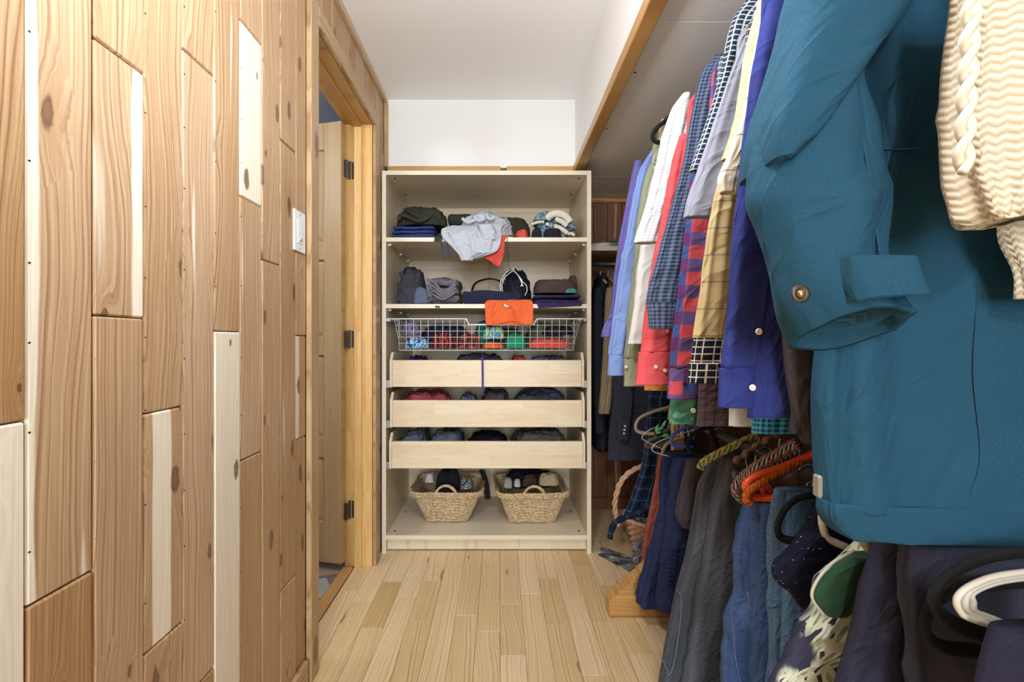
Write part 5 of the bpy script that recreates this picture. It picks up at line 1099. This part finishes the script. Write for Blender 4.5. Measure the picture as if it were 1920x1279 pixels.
s = thing('ribbed_sweater', 'olive brown ribbed sweater between the grey jersey and the wool one', 'sweater'); loft('sleeve', [(P(990, 0, 2.3)[0], 2.33, Z(424, 2.3), .012, .03), (P(975, 0, 2.28)[0], 2.31, Z(424, 2.28), .03, .05), (P(950, 0, 2.26)[0], 2.29, Z(434, 2.26) - .0, .035, .06), (P(925, 0, 2.25)[0], 2.27, Z(440, 2.26), .03, .05)], OLIVB, s, amp=.004, hollow=False)
for c in list(s.children): bpy.data.objects.remove(c)
heap('bunched_body', 926, 994, 404, 440, 2.46, .08, OLIVB, s, 127, .5, 2.0); group_origin(s)
s = thing('coral_shirt', 'coral red cloth hanging from the top shelf by the grey jersey', 'shirt')
heap('bunched_body', 966, 991, 430, 445, 2.205, .18, REDC, s, 128, .4)
sheet('hanging_corner', [(934, 443, 976, 442, 2.212), (928, 442, 956, 441, 2.190), (924, 450, 947, 448, 2.182), (916, 464, 946, 462, 2.185), (905, 480, 944, 478, 2.185), (920, 490, 940, 492, 2.185), (932, 500, 936, 501, 2.185)], REDC, s, amp=.004, waves=1.6, seed=4); group_origin(s)
s = thing('marl_wool_sweater', 'blue and white marl wool sweater with cream lining on the top shelf', 'sweater')
heap('folded_body', 1000, 1072, 392, 411, 2.29, .2, MARL, s, 130, .35, 1.8); heap('lower_fold', 1000, 1078, 408, 445, 2.29, .2, MARL, s, 131, .35, 1.8)
for pts, r in (([(1026, 410, 2.300), (1036, 402, 2.285), (1050, 401, 2.275), (1062, 407, 2.272), (1069, 417, 2.272)], .0185), ([(1042, 411, 2.272), (1054, 416, 2.265), (1063, 424, 2.265)], .0125), ([(1040, 424, 2.282), (1054, 430, 2.272), (1064, 438, 2.272)], .012), ([(997, 421, 2.285), (1008, 417, 2.278), (1020, 416, 2.280)], .007), ([(1024, 420, 2.275), (1030, 422, 2.270)], .008), ([(1064, 439, 2.275), (1072, 438, 2.275), (1077, 442, 2.275)], .008)):
    ptube('cream_roll', pts, r, WOOLC, s, 10)
uvtube('marl_cuff', [(1064, 418, 2.31), (1072, 424, 2.305), (1074, 432, 2.305)], .018, MARL, s); group_origin(s)
G5 = 'black slippers under the wool sweater'
for i, (u0, u1, nm) in enumerate(((997, 1017, 'left'), (1019, 1054, 'right'))): one(heap('knit_slipper', u0, u1, 425, 445, 2.198, .045, BLACKF, None, 133 + i, .5, 2.2), '%s black knitted slipper under the marl sweater' % nm, 'slipper', G5)
s = thing('drawstring', 'blue drawstring dangling below the grey jersey', 'cord'); ptube('cord', [(827, 452, 2.175), (829, 468, 2.172), (832, 486, 2.172)], .0032, JEANB, s); ptube('cord', [(838, 455, 2.175), (841, 470, 2.172), (840, 482, 2.172)], .0032, JEANB, s); group_origin(s)
CORDK = plain('black_cord', rgb(34, 34, 36), .8)
s = thing('dangling_shoelace', 'thin black cord hanging from the top shelf edge', 'cord'); ptube('cord', [(950, 444, 2.188), (951, 447, 2.182), (950, 460, 2.182), (953, 480, 2.185), (954, 504, 2.2)], .0014, CORDK, s); group_origin(s)
# second shelf
S2Y = 2.205
s = thing('charcoal_hoodie', 'charcoal hoodie slumped at the left of the second shelf', 'sweater'); heap('bunched_body', 744, 797, 498, 570, 2.27, .26, CHARH, s, 140, .75, 2.0)
for pts in ([(748, 530, 2.310), (755, 545, 2.295), (760, 550, 2.290), (772, 540, 2.295)], [(752, 512, 2.335), (758, 522, 2.315), (772, 520, 2.315), (784, 530, 2.310)], [(748, 556, 2.300), (750, 562, 2.287), (768, 556, 2.287)]): ptube('fold', pts, .012, CHARH, s)
heap('hood', 752, 786, 496, 530, 2.40, .14, NAVYF, s, 141, .5); group_origin(s)
s = thing('blue_grey_sleeve', 'blue grey cuff lying open in front of the charcoal hoodie', 'shirt'); heap('cloth', 776, 804, 534, 569, 2.198, .045, BLUEG, s, 142, .4, 1.8)
ptube('cuff_edge', [(799, 536, 2.2), (808, 538, 2.196), (810, 550, 2.194), (806, 564, 2.196), (799, 566, 2.198)], .0035, BLUEG, s); group_origin(s)
s = thing('marl_sweater', 'mauve grey marl sweater folded in soft layers', 'sweater'); folded('folded_body', 800, 862, 520, 569, 2.28, .28, 3, HEATH, s, 6, .008, .006)
for k in range(4): ptube('fold', [(801 + 2 * k, 524 + 8 * k, 2.275), (814, 530 + 8 * k, 2.268), (830, 546 + 5 * k, 2.264), (844, 540 + 5 * k, 2.268), (855, 526 + 7 * k, 2.275)], .0065, HEATH, s)
group_origin(s)
one(folded('folded_navy_shirt', 864, 978, 546, 570, 2.21, .045, 1, NAVYF, None, 7, .006), 'navy jersey folded flat in the middle of the second shelf', 'shirt')
s = thing('leather_belt', 'coiled black leather belt standing behind the navy jersey', 'belt'); BELT = plain('black_leather', rgb(18, 18, 22), .4)
ptube('strap', [(885, 545, 2.470), (890, 533, 2.480), (902, 526, 2.490), (920, 523, 2.510), (938, 528, 2.510), (946, 540, 2.490), (940, 549, 2.460), (915, 551, 2.440), (893, 549, 2.450)], .011, BELT, s, 8, 8, .35)
MB().tube([P(*q) for q in ((886, 548, 2.435), (893, 545, 2.432), (896, 550, 2.430), (889, 553, 2.430))], .002, 6, True).build('buckle', plain('brass_buckle', rgb(190, 150, 90), .3, .9), s, True); group_origin(s)
STRIPEK = plain('white_trim', rgb(232, 230, 232), .7)
s = thing('track_jacket', 'black track jacket with white stripes bundled on the second shelf', 'jacket'); heap('bunched_body', 943, 996, 502, 569, 2.275, .2, BLACKP, s, 145, 1.0, 2.6)
for d in (0, 3.2): ptube('stripe', [(944 + d, 560 - d, 2.283), (938 + d, 540, 2.272), (941 + d, 522 + d * .5, 2.272), (952 + d, 509 + d, 2.280), (962, 505 + d, 2.280)], .0022, STRIPEK, s, 6)
for d in (0, 4, 8): ptube('stripe', [(962 + d * .3, 506 + d * .4, 2.280), (971 + d * .2, 516 + d * .2, 2.271), (977 + d * .3, 528, 2.266), (981 - d * .6, 537, 2.266)], .0022, STRIPEK, s, 6)
ptube('stripe', [(981, 529, 2.278), (987, 536, 2.272), (988, 546, 2.270), (984, 554, 2.270)], .0022, STRIPEK, s, 6); group_origin(s)
one(folded('folded_plum_trousers', 998, 1092, 552, 570, 2.215, .28, 2, PLUMF, None, 8, .003), 'plum navy trousers folded at the right end of the second shelf', 'trousers')
s = thing('brown_shirt', 'brown cotton shirt folded on the plum trousers', 'shirt'); heap('folded_body', 1000, 1082, 521, 549, 2.26, .16, BROWNF, s, 147, .3, 1.4, flat=.3)
heap('raised_corner', 1066, 1083, 512, 549, 2.33, .12, BROWNF, s, 149, .3, 1.4); group_origin(s)
s = thing('teal_scrap', 'small teal cloth tucked beside the brown shirt', 'cloth'); heap('cloth', 1060, 1082, 540, 549.5, 2.222, .03, TEALF, s, 150, 1.0, 3.0); group_origin(s)
s = thing('plum_hem', 'plum cloth hem drooping over the second shelf at the right', 'cloth'); sheet('hem', [(1004, 567.5, 1090, 567.5, 2.194), (1006, 568, 1092, 568, 2.184), (1010, 578, 1090, 573, 2.180)], PLUMF, s, amp=.003, waves=3); group_origin(s)
s = thing('bead_bracelet', 'dark bead string lying on the second shelf edge', 'bracelet')
for k in range(11):
    q = P(818 + 4.2 * k, 575 - .9 * k + 1.5 * math.sin(k), 2.18 + .002 * k); r_ = .0052
    if q[2] < SH2 + r_ and k > 1: q = (q[0], q[1] + .018, SH2 + r_)
    MB().lathe([(r_ * math.cos(a), r_ * math.sin(a)) for a in np.linspace(-1.5, 1.5, 7)], q, 10).build('bead', BELT, s, True)
group_origin(s)
s = thing('orange_shirt', 'bright orange shirt draped over the second shelf onto the wire basket', 'shirt')
sheet('body', [(914, 563, 992, 562, 2.192), (911, 566, 998, 565, 2.184), (909, 572, 999, 568, 2.176), (910, 590, 1000, 590, 2.168), (911, 608, 999, 609, 2.164)], ORANGE, s, nu=44, nv=36, amp=.006, waves=2.2, seed=12)
ptube('neck_fold', [(942, 568, 2.165), (955, 574, 2.162), (962, 580, 2.16), (962, 592, 2.159), (968, 606, 2.159)], .004, ORANGE, s); ptube('hem_fold', [(911, 609, 2.16), (930, 607, 2.158), (962, 601, 2.156), (980, 607, 2.156), (998, 607, 2.16)], .0035, ORANGE, s)
sheet('tag', [(944, 570, 955, 572, 2.160), (945, 575, 954, 577, 2.160)], WHITEC, s, nu=4, nv=4, amp=0, th=.0006); group_origin(s)

# ---------------------------------------------------------------- inside wire basket, drawers
WB = [('purple_print_scarf', 750, 790, 602, 629, 2.19, 0.1, fabric('purple_fleck_knit', rgb(84, 70, 110), rgb(170, 160, 190), 'marl'), 'purple flecked scarf at the left of the wire basket', 'scarf'),
      ('blue_print_shirt', 757, 805, 631, 654, 2.186, 0.1, fabric('cyan_print', rgb(60, 150, 214), rgb(20, 70, 150), 'blotch', .03, c3=rgb(200, 232, 240)), 'cyan and white printed cloth low in the wire basket', 'cloth'),
      ('navy_shirt', 786, 886, 606, 650, 2.32, 0.24, NAVYF, 'navy cloth at the back left of the wire basket', 'cloth'),
      ('plaid_shirt', 807, 858, 622, 654, 2.186, 0.11, fabric('red_black_plaid', rgb(196, 62, 52), rgb(44, 26, 34), 'plaid', .03, c3=rgb(30, 22, 30)), 'red and black plaid shirt on the left of the wire basket', 'shirt'),
      ('plaid_scarf', 860, 902, 622, 654, 2.186, 0.11, fabric('red_brown_plaid', rgb(206, 74, 54), rgb(62, 40, 46), 'blotch', .03, c3=rgb(40, 30, 40)), 'red and brown plaid scarf in the middle of the wire basket', 'scarf'),
      ('orange_cloth', 904, 946, 640, 654, 2.186, 0.11, fabric('orange_jersey', rgb(240, 106, 52)), 'orange cloth on the bottom of the wire basket', 'cloth'),
      ('lime_shirt', 905, 946, 612, 637, 2.19, 0.09, fabric('lime_blue_print', rgb(150, 210, 60), rgb(60, 130, 210), 'blotch', .03, c3=rgb(200, 230, 90)), 'lime and blue printed cloth in the wire basket', 'cloth'),
      ('green_shirt', 948, 988, 622, 654, 2.186, 0.11, fabric('emerald_cotton', rgb(24, 150, 110)), 'emerald green cloth in the wire basket', 'cloth'),
      ('teal_shirt', 889, 932, 596, 646, 2.32, 0.2, fabric('deep_teal_cotton', rgb(30, 104, 110)), 'deep teal cloth rising behind the dipped wire rim', 'cloth'),
      ('plum_shirt', 936, 982, 610, 648, 2.32, 0.2, BROWNF, 'brown cloth behind the emerald one', 'cloth'),
      ('olive_shirt', 985, 1056, 602, 650, 2.32, 0.24, fabric('olive_cotton', rgb(100, 106, 88)), 'grey olive cloth at the back right of the wire basket', 'cloth'),
      ('black_shirt', 1018, 1076, 609, 629, 2.2, 0.1, BLACKP, 'black cloth above the coral one in the wire basket', 'cloth'),
      ('coral_trousers', 990, 1071, 632, 654, 2.186, 0.12, REDC, 'coral red trousers on the right of the wire basket', 'trousers')]
for i, (nm, u0, u1, v0, v1, y, d, mat, lab, cat) in enumerate(WB): one(heap(nm, u0, u1, v0, v1 - 1.0, y, d, mat, None, 200 + i, .7, 2.4), lab, cat, 'clothes in the wire basket')
zt_ = [dr[2] + .014 for dr in DR]
def indrawer(k, nm, u0, u1, v0, mat, lab, cat, seed, depth=.3, y=2.205):
    x0, _, z1 = P(u0, v0, y + depth * .3); vb = CY + (CH - zt_[k] - .001) * F / y
    one(heap(nm, u0, u1, v0, vb, y, depth, mat, None, seed, 1.0, 3.4, flat=.35), lab, cat, 'clothes in the %s drawer' % ('top', 'middle', 'bottom')[k])
GRYB = fabric('grey_blue_cotton', rgb(104, 110, 134), rgb(122, 128, 150), 'heather'); PINK = fabric('dusty_red_cotton', rgb(176, 84, 92), crease=.7); BRP = fabric('brown_mauve_cotton', rgb(86, 70, 78)); DGR = fabric('dark_green_grey', rgb(62, 68, 70)); TAUPE = fabric('dark_taupe_cotton', rgb(94, 88, 86)); STEELB = fabric('steel_blue_cotton', rgb(98, 104, 122))
indrawer(0, 'navy_garment', 758, 800, 666, fabric('indigo_cotton', rgb(66, 68, 112)), 'indigo cloth at the left of the top drawer', 'cloth', 230)
indrawer(0, 'charcoal_garment', 846, 952, 662, CHARH, 'charcoal cloth in the middle of the top drawer', 'cloth', 231)
indrawer(0, 'coral_garment', 957, 988, 665, fabric('dull_red_cotton', rgb(190, 80, 76)), 'dull red cloth in the top drawer', 'cloth', 232)
indrawer(0, 'grey_blue_garment', 991, 1080, 664, GRYB, 'grey blue cloth at the right of the top drawer', 'cloth', 233)
indrawer(1, 'dusty_red_shirt', 748, 851, 731, PINK, 'dusty red shirt at the left of the middle drawer', 'shirt', 234)
indrawer(1, 'grey_garment', 855, 896, 738, GRYB, 'grey blue cloth left of the ribbon end in the middle drawer', 'cloth', 235)
indrawer(1, 'brown_garment', 898, 957, 731, BRP, 'mauve brown cloth in the middle of the middle drawer', 'cloth', 236)
indrawer(1, 'blue_garment', 960, 1064, 729, GRYB, 'grey blue shirt at the right of the middle drawer', 'shirt', 237, .3, 2.31)
indrawer(1, 'green_garment', 966, 1040, 738, DGR, 'dark green cloth in front of the grey blue shirt', 'cloth', 238, .1, 2.197)
indrawer(2, 'steel_garment', 750, 802, 804, STEELB, 'steel blue cloth at the left of the bottom drawer', 'cloth', 239)
indrawer(2, 'steel_shirt', 806, 870, 806, STEELB, 'steel blue shirt left of centre in the bottom drawer', 'shirt', 240)
indrawer(2, 'black_garment', 873, 954, 812, BLACKP, 'black cloth in the middle of the bottom drawer', 'cloth', 241)
indrawer(2, 'taupe_garment', 957, 1066, 806, TAUPE, 'dark taupe cloth at the right of the bottom drawer', 'cloth', 242)
s = thing('purple_ribbon', 'purple ribbon hanging down over the top drawer front', 'ribbon')
yr = DY - .004
sheet('ribbon', [(902.5, 668, 906.5, 668, DY + .04), (902.5, 674, 906.5, 674, DY - .003), (903, 700, 907, 700, yr - .002), (903, 724, 907.2, 724, yr - .002), (903.6, 742, 908, 742, yr + .004)], fabric('purple_ribbon_satin', rgb(84, 66, 140), rough=.5), s, nu=6, nv=24, th=.0012, amp=.0003, waves=1); group_origin(s)

# ---------------------------------------------------------------- seagrass baskets with socks on the bottom shelf
def grass_basket(label, cx, yf, w0, w1, rot=0.0):
    b = thing('seagrass_basket', label, 'basket', 'seagrass baskets on the cabinet floor'); h = .165; d0, d1 = .24, .32; cy = yf + .12
    pt = woven('w', cx, cy, SHB + .007, h - .025, w0, d0, w1, d1, 17, .0054, GRASS, b, 96, 48, 7.0, rot)
    m = MB()
    for i in range(5): m.tube([pt(2 * PI * j / 96, 1.0 + .035 * i, .010 + .005 * math.sin(48 * PI * j / 96 * 2 / 2 + PI * i)) for j in range(96)], .0058, 5, True)
    m.build('braided_rim', GRASS, b, True)
    for sg in (-1, 1):
        a0 = -PI / 2 if sg < 0 else PI / 2
        p0 = np.array(pt(a0, 1.05, .006)); ax = np.array((math.cos(rot), math.sin(rot), 0)); hh = []
        for q in np.linspace(0, PI, 14): hh.append(p0 + ax * (-.055 * math.cos(q)) + np.array((0, 0, .062 * math.sin(q) - .012)))
        for k in range(2): MB().tube([Vector(p) + Vector((.003 * math.cos(i * 1.3 + k * PI), .003 * math.sin(i * 1.3 + k * PI), .002 * math.cos(i * 1.3 + k * PI))) for i, p in enumerate(smoothpath(hh, 3))], .0058, 6).build('handle', GRASS, b, True)
    MB().box((cx - w0 / 2 + .01, cy - d0 / 2 + .01, SHB + .0005), (cx + w0 / 2 - .01, cy + d0 / 2 - .01, SHB + .006)).build('base', GRASS, b)
    group_origin(b); return cx, cy
grass_basket('seagrass basket on the left of the cabinet floor', P(838, 0, 2.35)[0], 2.345, .215, .335)
grass_basket('seagrass basket on the right of the cabinet floor', P(996, 0, 2.35)[0], 2.335, .235, .335, .06)
SOCKS = [(815, 862, 880, 922, 2.38, .1, BLACKF, 'black socks filling the left seagrass basket'), (820, 850, 878, 912, 2.49, .09, DGREEN, 'dark green sock at the back of the left basket'), (863, 886, 896, 918, 2.38, .06, fabric('blue_white_stripe', rgb(40, 66, 84), rgb(226, 230, 226), 'stripe', .016, .4), 'blue and white striped sock at the right of the left basket'),
         (796, 814, 886, 906, 2.40, .08, WHITEC, 'white sock deep in the left basket'), (946, 1042, 880, 916, 2.47, .12, BLACKP, 'black socks filling the right seagrass basket'), (944, 961, 896, 916, 2.37, .07, LGREY, 'pale grey sock at the left of the right basket'), (963, 976, 898, 914, 2.38, .06, WHITEC, 'small white sock beside the grey one'),
         (1010, 1048, 886, 912, 2.37, .08, fabric('oatmeal_wool', rgb(206, 188, 156)), 'oatmeal sock on top of the right basket'), (979, 1008, 890, 914, 2.37, .07, BROWNF, 'brown sock just left of the oatmeal one')]
for i, (u0, u1, v0, v1, y, d, mat, lab) in enumerate(SOCKS): one(heap('sock', u0, u1, v0, v1, y, d, mat, None, 260 + i, .95, 2.4, n=44, m=28), lab, 'sock', 'socks in the seagrass baskets')
hs_ = thing('hanging_stocking', 'black stocking hanging off the left seagrass basket', 'sock'); loft('leg', pxrows([(882, 898, 908), (896, 904, 914), (916, 907, 918), (935, 909, 920)], 2.50, .010), BLACKF, hs_, m=24, amp=.002, seed=5); group_origin(hs_)
